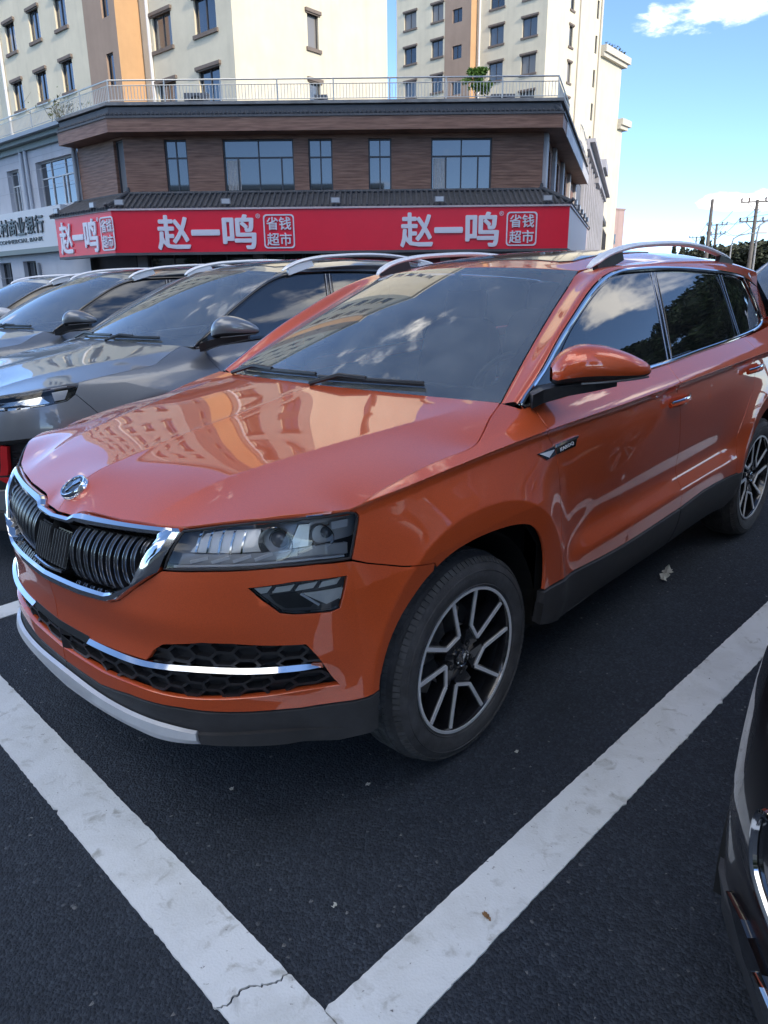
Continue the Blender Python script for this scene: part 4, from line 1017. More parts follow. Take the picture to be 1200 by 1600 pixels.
def orange_spec(M):
    return dict(shape=Shape(), skin='o', front='orange', hi=True, paint=paint('copper orange metallic paint', (.62, .096, .024), .30, .40, .08, 1.75),
        hood_front=ORANGE_HOOD_FRONT, hood_side=[(.970, .9355), (.883, .9595), (.742, .983), (.639, .994), (.529, 1.002), (.478, 1.012), (.434, 1.028), (.35, 1.058), (.250, 1.086)],
        hood_mid=[(.775, 0, .897), (.745, 0, .917), (.70, 0, .937), (.6, 0, .962), (.4, 0, .998), (.1, 0, 1.042), (.66, .34, .932), (.40, .40, .990), (.1, .42, 1.036), (.1, .70, 1.013), (-.1, .45, 1.064)],
        cowl_u=-.219, cowl_z=1.09,
        lamp=[(1.546, .892), (1.431, .912), (1.319, .9265), (1.158, .935), (.986, .9315), (.966, .925), (.954, .910), (.998, .809), (1.105, .815), (1.206, .817), (1.317, .813), (1.423, .807), (1.567, .794)],
        lamp_rear=(7, 6, 5, 4), lamp_low=7, fend_bump=[(.749, .7365), (.863, .760), (.961, .792), (.996, .806)],
        door_f=[(.150, 1.068), (.160, 1.03), (.150, .99), (.118, .94), (.103, .88), (.095, .80), (.094, .70), (.104, .60), (.120, .474)],
        door_b=[(-.84, 1.094), (-.825, 1.05), (-.855, .97), (-.888, .85), (-.922, .73), (-.950, .58), (-.958, .456)],
        door_c=[(-1.80, 1.114), (-1.80, 1.02), (-1.77, .90), (-1.70, .80), (-1.63, .70), (-1.605, .60), (-1.60, .478)],
        dlo=[(-.355, 1.0745), (-.503, 1.16), (-.644, 1.244), (-.789, 1.315), (-.95, 1.387), (-1.096, 1.436), (-1.203, 1.456), (-1.311, 1.466), (-1.61, 1.470), (-1.964, 1.461), (-2.40, 1.436), (-2.74, 1.408), (-2.80, 1.38), (-2.93, 1.24), (-2.965, 1.175), (-2.93, 1.155), (-2.75, 1.140), (-2.422, 1.132), (-1.80, 1.113), (-1.495, 1.101), (-1.229, 1.096), (-.842, 1.086), (-.46, 1.075)],
        panes=[('window_pane', catmull([(-.60, 1.10), (-.60, 1.17), (-.70, 1.245), (-.83, 1.313), (-.98, 1.378), (-1.10, 1.418), (-1.21, 1.440), (-1.32, 1.450)], 3)+[(-1.515, 1.452), (-1.400, 1.112), (-.85, 1.10)]),
               ('window_pane', [(-1.59, 1.453), (-1.96, 1.444), (-2.265, 1.428), (-2.275, 1.145), (-1.80, 1.127), (-1.48, 1.116)]),
               ('window_pane', [(-2.345, 1.423), (-2.60, 1.405), (-2.72, 1.39), (-2.91, 1.22), (-2.93, 1.18), (-2.75, 1.155), (-2.335, 1.147)])],
        pillar_lines=[[(-1.53, 1.455), (-1.415, 1.105)], [(-1.565, 1.455), (-1.452, 1.107)], [(-2.285, 1.43), (-2.295, 1.137)], [(-2.325, 1.427), (-2.318, 1.139)]],
        cant=[(-.345, 1.0775), (-.498, 1.165), (-.640, 1.249), (-.785, 1.320), (-.947, 1.393), (-1.094, 1.443), (-1.202, 1.463), (-1.311, 1.473), (-1.61, 1.477), (-1.964, 1.468), (-2.40, 1.443), (-2.74, 1.415), (-3.0, 1.385), (-3.26, 1.34)],
        cant_t=[0.0, .185, .36, .52, .70, .86, .965, 2, 2, 2, 2, 2, 2, 2],
        dpillar=[(-2.75, 1.410), (-3.24, 1.342), (-3.30, 1.20), (-3.32, 1.167), (-2.95, 1.150), (-2.975, 1.18), (-2.94, 1.245), (-2.81, 1.385)],
        handles=((-.735, -.945, .942), (-1.645, -1.865, .970)), lamps=orange_lamps, nose=orange_nose)
# ------------------------------------------------------------------ ground, parking lines
LP0 = LOT @ Vector((0, 0, 0)); LN = (LOT.to_3x3() @ Vector((0, 0, 1))).normalized()
def lot_z(x, y): return LP0.z-((x-LP0.x)*LN.x+(y-LP0.y)*LN.y)/LN.z
def gz(x, y):
    r = math.hypot(x, y); k = min(1, 34/max(r, .01)); return lot_z(x*k, y*k)
def asphalt():
    m = mat('asphalt', (.030, .031, .034), .82, spec=.35); nt = m.node_tree; b = nt.nodes['Principled BSDF']; L = nt.links.new; N = nt.nodes.new
    tc = N('ShaderNodeTexCoord')
    def noise(sc, det=4, ro=.6):
        n = N('ShaderNodeTexNoise'); n.inputs['Scale'].default_value = sc; n.inputs['Detail'].default_value = det; n.inputs['Roughness'].default_value = ro; L(tc.outputs['Object'], n.inputs['Vector']); return n.outputs[0]
    vo = N('ShaderNodeTexVoronoi'); vo.inputs['Scale'].default_value = 130; vo.inputs['Randomness'].default_value = 1; L(tc.outputs['Object'], vo.inputs['Vector'])
    v2 = N('ShaderNodeTexVoronoi'); v2.inputs['Scale'].default_value = 300; L(tc.outputs['Object'], v2.inputs['Vector'])
    hgt = N('ShaderNodeMath'); hgt.operation = 'MULTIPLY_ADD'; L(vo.outputs['Distance'], hgt.inputs[0]); hgt.inputs[1].default_value = -1.0; hgt.inputs[2].default_value = 1.0
    h2 = N('ShaderNodeMath'); h2.operation = 'MULTIPLY_ADD'; L(v2.outputs['Distance'], h2.inputs[0]); h2.inputs[1].default_value = -.35; L(hgt.outputs[0], h2.inputs[2])
    h3 = N('ShaderNodeMath'); h3.operation = 'MULTIPLY_ADD'; L(noise(45, 3), h3.inputs[0]); h3.inputs[1].default_value = .5; L(h2.outputs[0], h3.inputs[2])
    bp = N('ShaderNodeBump'); bp.inputs['Strength'].default_value = .75; bp.inputs['Distance'].default_value = .006; L(h3.outputs[0], bp.inputs['Height']); L(bp.outputs[0], b.inputs['Normal'])
    # stone to stone colour differences with the blue of the skylight put into them, a few pale specks, broad worn patches
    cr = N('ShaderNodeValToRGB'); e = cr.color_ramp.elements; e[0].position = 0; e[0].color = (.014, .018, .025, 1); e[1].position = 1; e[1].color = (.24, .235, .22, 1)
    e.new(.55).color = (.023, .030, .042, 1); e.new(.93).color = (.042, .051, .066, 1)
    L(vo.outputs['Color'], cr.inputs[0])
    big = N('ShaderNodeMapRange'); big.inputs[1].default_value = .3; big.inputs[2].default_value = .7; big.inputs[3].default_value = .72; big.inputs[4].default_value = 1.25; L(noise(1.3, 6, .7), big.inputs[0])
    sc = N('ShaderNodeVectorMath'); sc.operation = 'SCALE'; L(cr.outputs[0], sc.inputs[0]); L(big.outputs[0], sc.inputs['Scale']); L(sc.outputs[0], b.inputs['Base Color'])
    return m
def line_paint():
    m = mat('white road paint', (.74, .75, .74), .62, spec=.3); nt = m.node_tree; b = nt.nodes['Principled BSDF']; L = nt.links.new; N = nt.nodes.new
    tc = N('ShaderNodeTexCoord')
    def noise(sc, det, ro, lo, hi):
        n = N('ShaderNodeTexNoise'); n.inputs['Scale'].default_value = sc; n.inputs['Detail'].default_value = det; n.inputs['Roughness'].default_value = ro; n.inputs['Distortion'].default_value = .6; L(tc.outputs['Object'], n.inputs['Vector'])
        r = N('ShaderNodeMapRange'); r.inputs[1].default_value = lo; r.inputs[2].default_value = hi; L(n.outputs[0], r.inputs[0]); return r.outputs[0]
    def mix(f, a, c):
        x = N('ShaderNodeMix'); x.data_type = 'RGBA'; L(f, x.inputs[0])
        for i, v in ((6, a), (7, c)):
            if isinstance(v, tuple): x.inputs[i].default_value = (*v, 1)
            else: L(v, x.inputs[i])
        return x.outputs[2]
    c = mix(noise(5, 8, .7, .45, .75), (.67, .70, .71), (.53, .55, .54))
    c = mix(noise(16, 6, .6, .57, .72), c, (.40, .41, .39))
    c = mix(noise(75, 3, .6, .68, .76), c, (.12, .12, .12))
    L(c, b.inputs['Base Color'])
    bp = N('ShaderNodeBump'); bp.inputs['Strength'].default_value = .35; bp.inputs['Distance'].default_value = .004
    n = N('ShaderNodeTexNoise'); n.inputs['Scale'].default_value = 160; n.inputs['Detail'].default_value = 3; L(tc.outputs['Object'], n.inputs['Vector']); L(n.outputs[0], bp.inputs['Height']); L(bp.outputs[0], b.inputs['Normal'])
    return m
def build_ground():
    V = []; F = []; rings = [0]+list(np.geomspace(1, 3500, 46)); n = 72
    for r in rings:
        for k in range(n): a = 2*math.pi*k/n; x, y = r*math.sin(a), r*math.cos(a); V.append((x, y, gz(x, y)))
    for i in range(len(rings)-1):
        for k in range(n): F.append((i*n+k, (i+1)*n+k, (i+1)*n+(k+1) % n, i*n+(k+1) % n))
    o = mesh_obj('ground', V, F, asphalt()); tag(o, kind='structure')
    # painted bay markings, laid out in the frame of the lines (turned 1.5 degrees against the car)
    P = line_paint(); T = Matrix.Rotation(-.0263, 4, 'Z')
    def strip(x0, x1, y0, y1, z, cuts=None):
        """thick paint film with ragged edges"""
        nx = max(2, int(abs(x1-x0)/.014)) if abs(x1-x0) > abs(y1-y0) else max(2, int(abs(y1-y0)/.014)); lng = abs(x1-x0) > abs(y1-y0); V = []; F = []
        for i in range(nx+1):
            q = i/nx; j0, j1 = RNG.normal(0, .0008, 2); j0 -= abs(RNG.normal(0, .004)) if RNG.random() < .03 else 0; j1 += abs(RNG.normal(0, .004)) if RNG.random() < .03 else 0
            e0 = e1 = 0.
            if cuts: e0, e1 = cuts(q)
            if lng: a, b = (x0+(x1-x0)*q, y0+j0), (x0+(x1-x0)*q, y1+j1)
            else: a, b = (x0+j0, y0+(y1-y0)*q), (x1+j1, y0+(y1-y0)*q)
            for p in (a, b): v = T @ Vector((p[0], p[1], z)); V.append(v); V.append(v-Vector((0, 0, .006)))
        for i in range(nx):
            k = 4*i; F += [(k, k+4, k+6, k+2), (k, k+1, k+5, k+4), (k+2, k+6, k+7, k+3)]
        F += [(0, 2, 3, 1), (4*nx, 4*nx+1, 4*nx+3, 4*nx+2)]
        return V, F
    def marking(*a, **k):
        V, F = strip(*a, **k); o = mesh_obj('parking_line', V, F, P); o.matrix_world = LOT; tag(o, kind='structure')
        bm = bmesh.new(); bm.from_mesh(o.data); bmesh.ops.recalc_face_normals(bm, faces=bm.faces); bm.to_mesh(o.data); bm.free()
    z = .0045
    marking(-5.6, .864, 1.2035, 1.362, z)                      # beside the car
    for k in (-1.50, -4.18, -6.86, -9.5): marking(-5.6, .864, k, k+.143, z)
    marking(-5.6, .864, 3.9, 4.05, z)
    # cross line, cracked open just short of the corner
    def poly(pts):
        V = [T @ Vector((x, y, z+.0003)) for x, y in pts]; n = len(V); V2 = [v-Vector((0, 0, .006)) for v in V]
        o = mesh_obj('parking_line', V+V2, [tuple(range(n))]+[(i, (i+1) % n, (i+1) % n+n, i+n) for i in range(n)], P); o.matrix_world = LOT; tag(o, kind='structure')
        bm = bmesh.new(); bm.from_mesh(o.data); bmesh.ops.recalc_face_normals(bm, faces=bm.faces); bm.to_mesh(o.data); bm.free()
    jit = lambda: RNG.normal(0, .0009)+(abs(RNG.normal(0, .004))*RNG.choice((-1, 1)) if RNG.random() < .03 else 0)
    yl = 1.075; crack = [(.866+.16*q, yl-.052*q+.010*math.sin(q*9)+RNG.normal(0, .0025)) for q in np.linspace(0, 1, 30)]
    e0 = [(.864+jit(), y) for y in np.arange(-9.5, yl-.01, .014)]; e1 = [(1.021+jit(), y) for y in np.arange(yl-.062, -9.5, -.014)]
    poly(e0+crack+e1)
    wd = [.0035*math.sin(math.pi*q)**.6+.003 for q in np.linspace(0, 1, 30)]
    c2 = [(x, y+w) for (x, y), w in zip(crack, wd)]
    e0 = [(.864+jit(), y) for y in np.arange(1.20, c2[0][1], -.014)]; e1 = [(1.021+jit(), y) for y in np.arange(c2[-1][1], 4.05, .014)]
    poly(c2+e1+[(.866, 4.05)]+[(.867+jit(), y) for y in np.arange(4.04, 1.205, -.014)]+e0)
build_ground()
# ------------------------------------------------------------------ building kit
def az_dir(az): a = math.radians(az); return np.array([math.sin(a), math.cos(a)])
class Face:
    """a vertical wall plane: t runs along the azimuth, o outwards"""
    def __init__(s, p0, az, sgn):
        s.p = np.array(p0, float); s.a = az_dir(az); r = math.radians(az); s.n = np.array([math.cos(r), -math.sin(r)])*sgn; s.sgn = sgn
    def __call__(s, t, z, o=0.): q = s.p+s.a*t+s.n*o; return (q[0], q[1], z)
    def mtx(s, t, z, o=0., flip=False):
        x = s.a*(1 if not flip else -1); q = s(t, z, o); return Matrix(((x[0], 0, s.n[0], q[0]), (x[1], 0, s.n[1], q[1]), (0, 1, 0, q[2]), (0, 0, 0, 1)))
    def box(s, mb, t0, t1, z0, z1, o0, o1):
        V = [s(t, z, o) for z in (z0, z1) for t, o in ((t0, o0), (t1, o0), (t1, o1), (t0, o1))]
        return mb.add(V, [(0, 3, 2, 1), (4, 5, 6, 7), (0, 1, 5, 4), (1, 2, 6, 5), (2, 3, 7, 6), (3, 0, 4, 7)])
def wall(name, fc, t0, t1, z0, z1, m, parent, ops=(), depth=.16, back=False):
    T = sorted({t0, t1, *[v for o in ops for v in o[:2]]}); Z = sorted({z0, z1, *[v for o in ops for v in o[2:4]]}); V = []; F = []; ix = {}
    def v(t, z, o=0.):
        k = (round(t, 4), round(z, 4), o)
        if k not in ix: ix[k] = len(V); V.append(fc(t, z, o))
        return ix[k]
    for a, b in zip(T, T[1:]):
        for c, d in zip(Z, Z[1:]):
            mt, mz = (a+b)/2, (c+d)/2
            if any(o[0] < mt < o[1] and o[2] < mz < o[3] for o in ops): continue
            F.append((v(a, c), v(b, c), v(b, d), v(a, d)))
    for a, b, c, d in ops:
        q = [(a, c), (b, c), (b, d), (a, d)]
        for i in range(4): p, r = q[i], q[(i+1) % 4]; F.append((v(*p), v(*r), v(*r, -depth), v(*p, -depth)))
    o = mesh_obj(name, V, F, m, parent); bm = bmesh.new(); bm.from_mesh(o.data); bmesh.ops.recalc_face_normals(bm, faces=bm.faces)
    nn = sum((f.normal*f.calc_area() for f in bm.faces), Vector())
    if nn.x*fc.n[0]+nn.y*fc.n[1] < 0: bmesh.ops.reverse_faces(bm, faces=bm.faces)
    bm.to_mesh(o.data); bm.free(); return o
def plaster(name, col, streak=.10):
    m = mat(name, col, .85, noise=.07, nscale=.8, bump=.15, bscale=25, spec=.25); nt = m.node_tree; b = nt.nodes['Principled BSDF']; L = nt.links.new; N = nt.nodes.new
    src = b.inputs['Base Color'].links[0].from_socket; tc = N('ShaderNodeTexCoord'); mp = N('ShaderNodeMapping'); mp.inputs['Scale'].default_value = (1.6, 1.6, .09); L(tc.outputs['Object'], mp.inputs[0])
    n = N('ShaderNodeTexNoise'); n.inputs['Scale'].default_value = 1.5; n.inputs['Detail'].default_value = 5; L(mp.outputs[0], n.inputs['Vector'])
    r = N('ShaderNodeMapRange'); r.inputs[1].default_value = .5; r.inputs[2].default_value = .8; r.inputs[3].default_value = 1; r.inputs[4].default_value = 1-streak*1.6; L(n.outputs[0], r.inputs[0])
    s = N('ShaderNodeVectorMath'); s.operation = 'SCALE'; L(src, s.inputs[0]); L(r.outputs[0], s.inputs['Scale']); L(s.outputs[0], b.inputs['Base Color']); return m
MB_ = dict(
    frame=mat('window frame dark', (.055, .055, .06), .45), framew=mat('window frame pale', (.55, .56, .57), .4), pane=mat('window glass dark', (.028, .034, .04), .03, spec=.9, coat=1., coat_rough=.02),
    trim=mat('brown window surround', (.17, .14, .12), .8, noise=.12, nscale=6), curtain=mat('pale curtain', (.45, .43, .40), .9, noise=.2, nscale=12),
    pane_b=mat('window glass paler', (.085, .095, .10), .06, spec=.9, coat=1., coat_rough=.03), pane_c=mat('window with closed blind', (.21, .205, .195), .3, coat=.5),
    panel=mat('grey shutter', (.16, .16, .165), .6))
WIN = {}
def window(fc, t0, t1, z0, z1, parent, depth=.16, mull=(.5,), trans=None, frame='frame', surround=False, pane=None, bars=(), key=None):
    """frame set back in its opening (> pane, sill, lintel); alike windows share their meshes"""
    w, h = t1-t0, z1-z0; M = fc.mtx(t0, z0, 0)
    if surround and pane is None: pane = random.choice(('pane', 'pane', 'pane_b', 'pane_b', 'pane_c'))
    k = (round(w, 2), round(h, 2), depth, tuple(mull), trans, frame, surround, pane, fc.sgn)
    if k in WIN:
        fr, ch = WIN[k]; o = bpy.data.objects.new('window', fr); link(o, parent); o.matrix_world = M
        for nm, me in ch: c = link(bpy.data.objects.new(nm, me), o)
        return o
    mb = MB(); f = .055
    mb.box((0, 0, -depth), (w, f, -depth+.06)); mb.box((0, h-f, -depth), (w, h, -depth+.06)); mb.box((0, f, -depth), (f, h-f, -depth+.06)); mb.box((w-f, f, -depth), (w, h-f, -depth+.06))
    zt = h*trans if trans else h-f
    for q in mull: mb.box((w*q-.025, f, -depth+.001), (w*q+.025, zt, -depth+.058))
    if trans:
        mb.box((f, zt-.025, -depth+.002), (w-f, zt+.025, -depth+.056))
        for q in mull[:1] if len(mull) < 3 else mull[1::2]: mb.box((w*q-.022, zt+.025, -depth+.001), (w*q+.022, h-f, -depth+.055))
    o = mb.build('window', MB_[frame], parent); o.matrix_world = M; ch = []
    c = MB(); c.add([(f, f, -depth+.012), (w-f, f, -depth+.012), (w-f, h-f, -depth+.012), (f, h-f, -depth+.012)], [(0, 1, 2, 3)]); c = c.build('pane', MB_[pane or 'pane'], o, fix=False); ch.append(('pane', c.data))
    if surround:
        c = MB(); c.box((-.12, -.16, -.02), (w+.12, 0, .10)); c = c.build('sill', MB_['trim'], o); ch.append(('sill', c.data))
        c = MB(); c.box((-.14, h, -.02), (w+.14, h+.15, .12)); c.box((-.10, h-.06, .0), (w+.10, h, .06)); c = c.build('lintel', MB_['trim'], o); ch.append(('lintel', c.data))
    WIN[k] = (o.data, ch); return o
def off_poly(P, d):
    """offset an open plan polyline outwards (towards its right-hand side)"""
    P = [np.array(p, float) for p in P]; N = []
    for a, b in zip(P, P[1:]): e = (b-a)/np.linalg.norm(b-a); N.append(np.array([e[1], -e[0]]))
    out = [P[0]+N[0]*d]
    for i in range(1, len(P)-1):
        n = N[i-1]+N[i]; n /= np.linalg.norm(n); out.append(P[i]+n*d/(n@N[i]))
    return out+[P[-1]+N[-1]*d]
def band(mb, P, d0, d1, z0, z1, z1b=None, z0b=None):
    """swept band along a plan polyline between two offsets (d1 outer)"""
    A, B = off_poly(P, d0), off_poly(P, d1); V = []; z1b = z1 if z1b is None else z1b; z0b = z0 if z0b is None else z0b
    for a, b in zip(A, B): V += [(a[0], a[1], z0b), (b[0], b[1], z0), (b[0], b[1], z1), (a[0], a[1], z1b)]
    n = len(P); return mb.add(V, [(i*4+j, i*4+(j+1) % 4, (i+1)*4+(j+1) % 4, (i+1)*4+j) for i in range(n-1) for j in range(4)]+[(0, 1, 2, 3), tuple(range((n-1)*4, n*4))[::-1]])
def path_pts(P, step, ins=0.):
    out = []
    for a, b in zip(P, P[1:]):
        a, b = np.array(a), np.array(b); L_ = np.linalg.norm(b-a); n = max(1, int(round(L_/step))); e = (b-a)/L_
        out += [(a+(b-a)*i/n, e) for i in range(n)]
    out.append((np.array(P[-1]), e)); return out
def railing(P, z0, z1, label, step_post=2.0, step_bal=.115):
    m = mat('stainless railing', (.62, .62, .60), .3, .85); mw = mat('cream railing paint', (.66, .64, .58), .5)
    root = empty('terrace_railing', (P[0][0], P[0][1], z0), label=label, cat='railing'); inv = Matrix.Translation((-P[0][0], -P[0][1], -z0))
    def bl(mb, nm, mm, sm=False): o = mb.build(nm, mm, root, sm); o.data.transform(inv); return o
    for z, r in ((z1, .028), (z1-.16, .016), (z0+.06, .016)):
        mb = MB()
        for a, b in zip(P, P[1:]): mb.tube([(a[0], a[1], z), (b[0], b[1], z)], r, 8)
        bl(mb, 'rail', m, True)
    for q, e in path_pts(P, step_post):
        mb = MB(); mb.tube([(q[0], q[1], z0), (q[0], q[1], z1)], .026, 8); bl(mb, 'post', mw, True)
    mb = MB()
    for q, e in path_pts(P, step_bal): mb.bar((q[0], q[1], z0+.06), (q[0], q[1], z1-.16), .02, .02)
    o = bl(mb, 'balusters', mw); o['kind'] = 'stuff'; return root
# ------------------------------------------------------------------ shop building on the corner
def timber():
    m = mat('brown cladding boards', (.15, .085, .062), .55, spec=.35); nt = m.node_tree; b = nt.nodes['Principled BSDF']; L = nt.links.new; N = nt.nodes.new
    tc = N('ShaderNodeTexCoord'); mp = N('ShaderNodeMapping'); mp.inputs['Scale'].default_value = (.7, .7, 9); L(tc.outputs['Object'], mp.inputs[0])
    n = N('ShaderNodeTexNoise'); n.inputs['Scale'].default_value = 2.2; n.inputs['Detail'].default_value = 6; L(mp.outputs[0], n.inputs['Vector'])
    cr = N('ShaderNodeValToRGB'); cr.color_ramp.elements[0].position = .3; cr.color_ramp.elements[0].color = (.17, .088, .060, 1); cr.color_ramp.elements[1].position = .7; cr.color_ramp.elements[1].color = (.33, .185, .130, 1)
    L(n.outputs[0], cr.inputs[0]); L(cr.outputs[0], b.inputs['Base Color']); return m
BROWN = timber()
TILE = mat('dark grey roof tile', (.075, .078, .085), .6, noise=.3, nscale=7)
DKGREY = mat('dark grey fascia', (.09, .09, .095), .6, noise=.15, nscale=3)
RED = mat('red sign face', (.80, .014, .038), .35, spec=.4, noise=.03, nscale=2)
PINK = mat('pale pink sign panel', (.62, .50, .48), .5)
LETW = mat('white sign letters', (.72, .70, .76), .4)
LETD = mat('black sign letters', (.03, .032, .035), .4)
c_, d_ = np.array([-9.36, 29.]), np.array([5.95, 29.]); LD, RD = az_dir(-49), az_dir(18.5)
shop = empty('shop_building', (0, 29, gz(0, 29)), label='two storey brown boarded corner building above the red shop sign', cat='building')
def under(o, root): o.parent = root; o.matrix_parent_inverse = Matrix.Translation(root.location).inverted(); return o
FF, FL, FR = Face(c_, 90, 1), Face(c_, -49, -1), Face(d_, 18.5, 1)
def cladding(fc, t0, t1, z0, z1, ops, root):
    """wall sheet with real board joints: each board a slim proud strip, interrupted at the openings"""
    under(wall('wall', fc, t0, t1, z0, z1, BROWN, None, ops), root); mb = MB(); n = 0; h = .105
    z = z0+.004
    while z+h < z1:
        cuts = sorted([(max(o[0], t0), min(o[1], t1)) for o in ops if o[2] < z+h and o[3] > z]); a = t0
        for c0, c1 in cuts+[(t1, t1)]:
            if c0-a > .02: fc.box(mb, a+.003, c0-.003, z+.006, z+h-.006, -.01, .012+RNG.random()*.003)
            a = c1
        z += h
    o = mb.build('cladding_boards', BROWN, None); o['kind'] = 'stuff'; under(o, root)
fw = [(1.48, 2.30, 5.09, 6.87), (3.61, 6.19, 5.08, 6.86), (6.73, 7.61, 5.08, 6.85), (8.925, 9.77, 5.08, 6.84), (11.22, 13.45, 5.08, 6.83)]
cladding(FF, 0, 15.31, 4.6, 6.99, fw, shop)
for i, (a, b, z0, z1) in enumerate(fw):
    w = under(window(FF, a, b, z0, z1, None, mull=(.5,) if i in (0, 2, 3) else (.2, .5, .82) if i == 1 else (.25, .5, .78), trans=.66), shop)
    if i in (1, 4):                                            # curtain folds behind part of the glass
        mb = MB(); 
        for k in range(9): FF.box(mb, a+.10+k*.055, a+.14+k*.055, z0+.08, z0+1.10, -.147, -.144)
        under(mb.build('curtain', MB_['curtain']), shop)
lw = [(.02, .66, 5.05, 6.90)]
cladding(FL, 0, 3.35, 4.6, 6.99, lw, shop); under(window(FL, *lw[0], None, mull=(), pane='panel'), shop)
rw = [(1.2, 2.6, 5.0, 6.7), (4.4, 6.0, 5.0, 6.7), (8, 9.6, 5.0, 6.7), (11.4, 13, 5.0, 6.7)]
under(wall('wall', FR, 0, 14.6, 4.6, 6.99, BROWN, None, rw), shop)
for o in rw: under(window(FR, *o, None, trans=.66), shop)
for t in (.15, 3.2, 6.8, 10.4, 14.2):
    mb = MB(); FR.box(mb, t, t+.55, 4.6, 6.98, -.02, .14); under(mb.build('pilaster', mat('pale grey pilaster', (.52, .53, .55), .7, noise=.08, nscale=2)), shop)
PL = [c_+LD*3.38, c_, d_, d_+RD*14.6]
mb = MB(); band(mb, PL, -.2, .72, 6.99, 7.43); under(mb.build('fascia', BROWN), shop)
mb = MB(); band(mb, [PL[2]+RD*.75, PL[3]], .722, .76, 6.93, 7.40); under(mb.build('fascia', mat('pale marble edge', (.50, .50, .52), .6, noise=.25, nscale=3)), shop)
mb = MB(); band(mb, PL, -.3, .76, 7.432, 7.50); band(mb, PL, -.3, .60, 7.502, 7.80, 7.92); under(mb.build('cornice', DKGREY), shop)
mb = MB(); band(mb, PL, -.6, .70, 7.84, 7.94); under(mb.build('coping', mat('weathered coping', (.26, .25, .24), .85, noise=.3, nscale=2)), shop)
mb = MB()                                                      # row of tile ends in the cornice
for q, e in path_pts(off_poly(PL, .66), .16):
    n = np.array([e[1], -e[0]]); mb.tube([(q[0], q[1], 7.53), (q[0]-n[0]*.25, q[1]-n[1]*.25, 7.72)], .055, 6)
o = mb.build('cornice_tiles', TILE, None, True); o['kind'] = 'stuff'; under(o, shop)
mb = MB(); V = [(p[0], p[1], 7.83) for p in [*PL, PL[3]+np.array([-9, 3]), np.array([-9., 36.])]]; mb.add(V, [tuple(range(6))]); under(mb.build('terrace_floor', DKGREY), shop)
# tiled skirt roof over the sign
SL = [c_+LD*4.0, c_, d_, d_+RD*11.3]
mb = MB(); band(mb, SL, -.02, 1.16, 4.38, 4.44, 5.04, 4.9); under(mb.build('skirt_roof', TILE), shop)
mb = MB(); A, B = off_poly(SL, .0), off_poly(SL, 1.20)
for i in range(3):
    n = int(np.linalg.norm(B[i+1]-B[i])/.20)
    a0, a1 = np.array(A[i]), np.array(A[i+1]); b0, b1 = np.array(B[i]), np.array(B[i+1]); e = (b1-b0)/np.linalg.norm(b1-b0); w = np.array([e[1], -e[0]])
    La = float((a1-a0)@e); s0 = float((a0-b0)@e)
    for k in range(n):
        s = (k+.5)/n*np.linalg.norm(b1-b0); q = b0+e*s; run = 1.2
        if s < s0: run = 1.2*max(.02, s/s0)
        if s > s0+La: run = 1.2*max(.02, (np.linalg.norm(b1-b0)-s)/(np.linalg.norm(b1-b0)-s0-La))
        r = q-w*run; zt = 4.45+.60*run/1.2; mb.tube([(q[0], q[1], 4.46), (r[0], r[1], zt+.01)], .05, 6)
o = mb.build('roof_tile_rows', TILE, None, True); o['kind'] = 'stuff'; under(o, shop)
for i in (1, 2):                                               # hip ridges with an upturned end
    mb = MB(); a, b = A[i], B[i]; mb.tube([(a[0], a[1], 5.12), ((a[0]*2+b[0])/3, (a[1]*2+b[1])/3, 4.93), (b[0], b[1], 4.52), (b[0]+(b[0]-a[0])*.06, b[1]+(b[1]-a[1])*.06, 4.60)], .07, 8)
    mb.tube([(a[0], a[1], 5.05), (a[0]+.02, a[1]-.04, 5.28)], [.09, .05], 8); under(mb.build('hip_ridge', TILE, None, True), shop)
mb = MB(); a = off_poly(SL, .02)
for p, q in zip(a, a[1:]): mb.tube([(p[0], p[1], 5.07), (q[0], q[1], 5.07)], .06, 8)
under(mb.build('top_ridge', TILE, None, True), shop)
# ground floor behind the sign
g0 = gz(0, 29)-.3
mb = MB(); FF.box(mb, -.05, 15.3, g0, 4.6, -.35, -.30); FL.box(mb, .0, 4.0, g0, 4.6, -.35, -.30); FR.box(mb, 0, 14.6, g0, 4.6, -.35, -.30); under(mb.build('inner_wall', mat('dark shop interior', (.028, .022, .022), .8, noise=.5, nscale=1.5)), shop)
for t in (.1, 4.5, 7.9, 11.6, 15.0):
    mb = MB(); FF.box(mb, t, t+.38, g0, 4.3, -.3, .05); under(mb.build('pier', mat('grey shop pier', (.20, .19, .19), .7, noise=.15, nscale=3)), shop)
for t0, t1 in ((.5, 2.4), (2.4, 4.5), (4.9, 6.4), (6.4, 7.9)): under(window(FF, t0+.02, t1-.02, g0+.1, 3.3, None, mull=(.5,), depth=.2), shop)
mb = MB(); FF.box(mb, 8.32, 15.2, g0+1.9, 2.75, -.1, .02); under(mb.build('door_banner', mat('dark red banner', (.16, .02, .03), .6)), shop)
mb = MB(); FF.box(mb, 8.30, 15.2, 2.75, 3.2, -.1, .0); under(mb.build('door_head', mat('light grey door head', (.40, .40, .42), .6)), shop)
mb = MB(); FF.box(mb, .72, 1.65, 2.05, 2.40, .05, .10); ym = mb.build('notice_board', mat('yellow notice', (.75, .62, .10), .6)); tag(ym, 'small yellow notice board in the dark shop front behind the grey cars', 'notice board')
mb = MB(); FF.box(mb, .78, 1.05, 2.10, 2.13, .10, .104); FF.box(mb, .78, 1.5, 2.18, 2.22, .10, .104); FF.box(mb, .78, 1.4, 2.28, 2.32, .10, .104); under(mb.build('notice_print', mat('grey green print', (.35, .33, .12), .6)), ym)
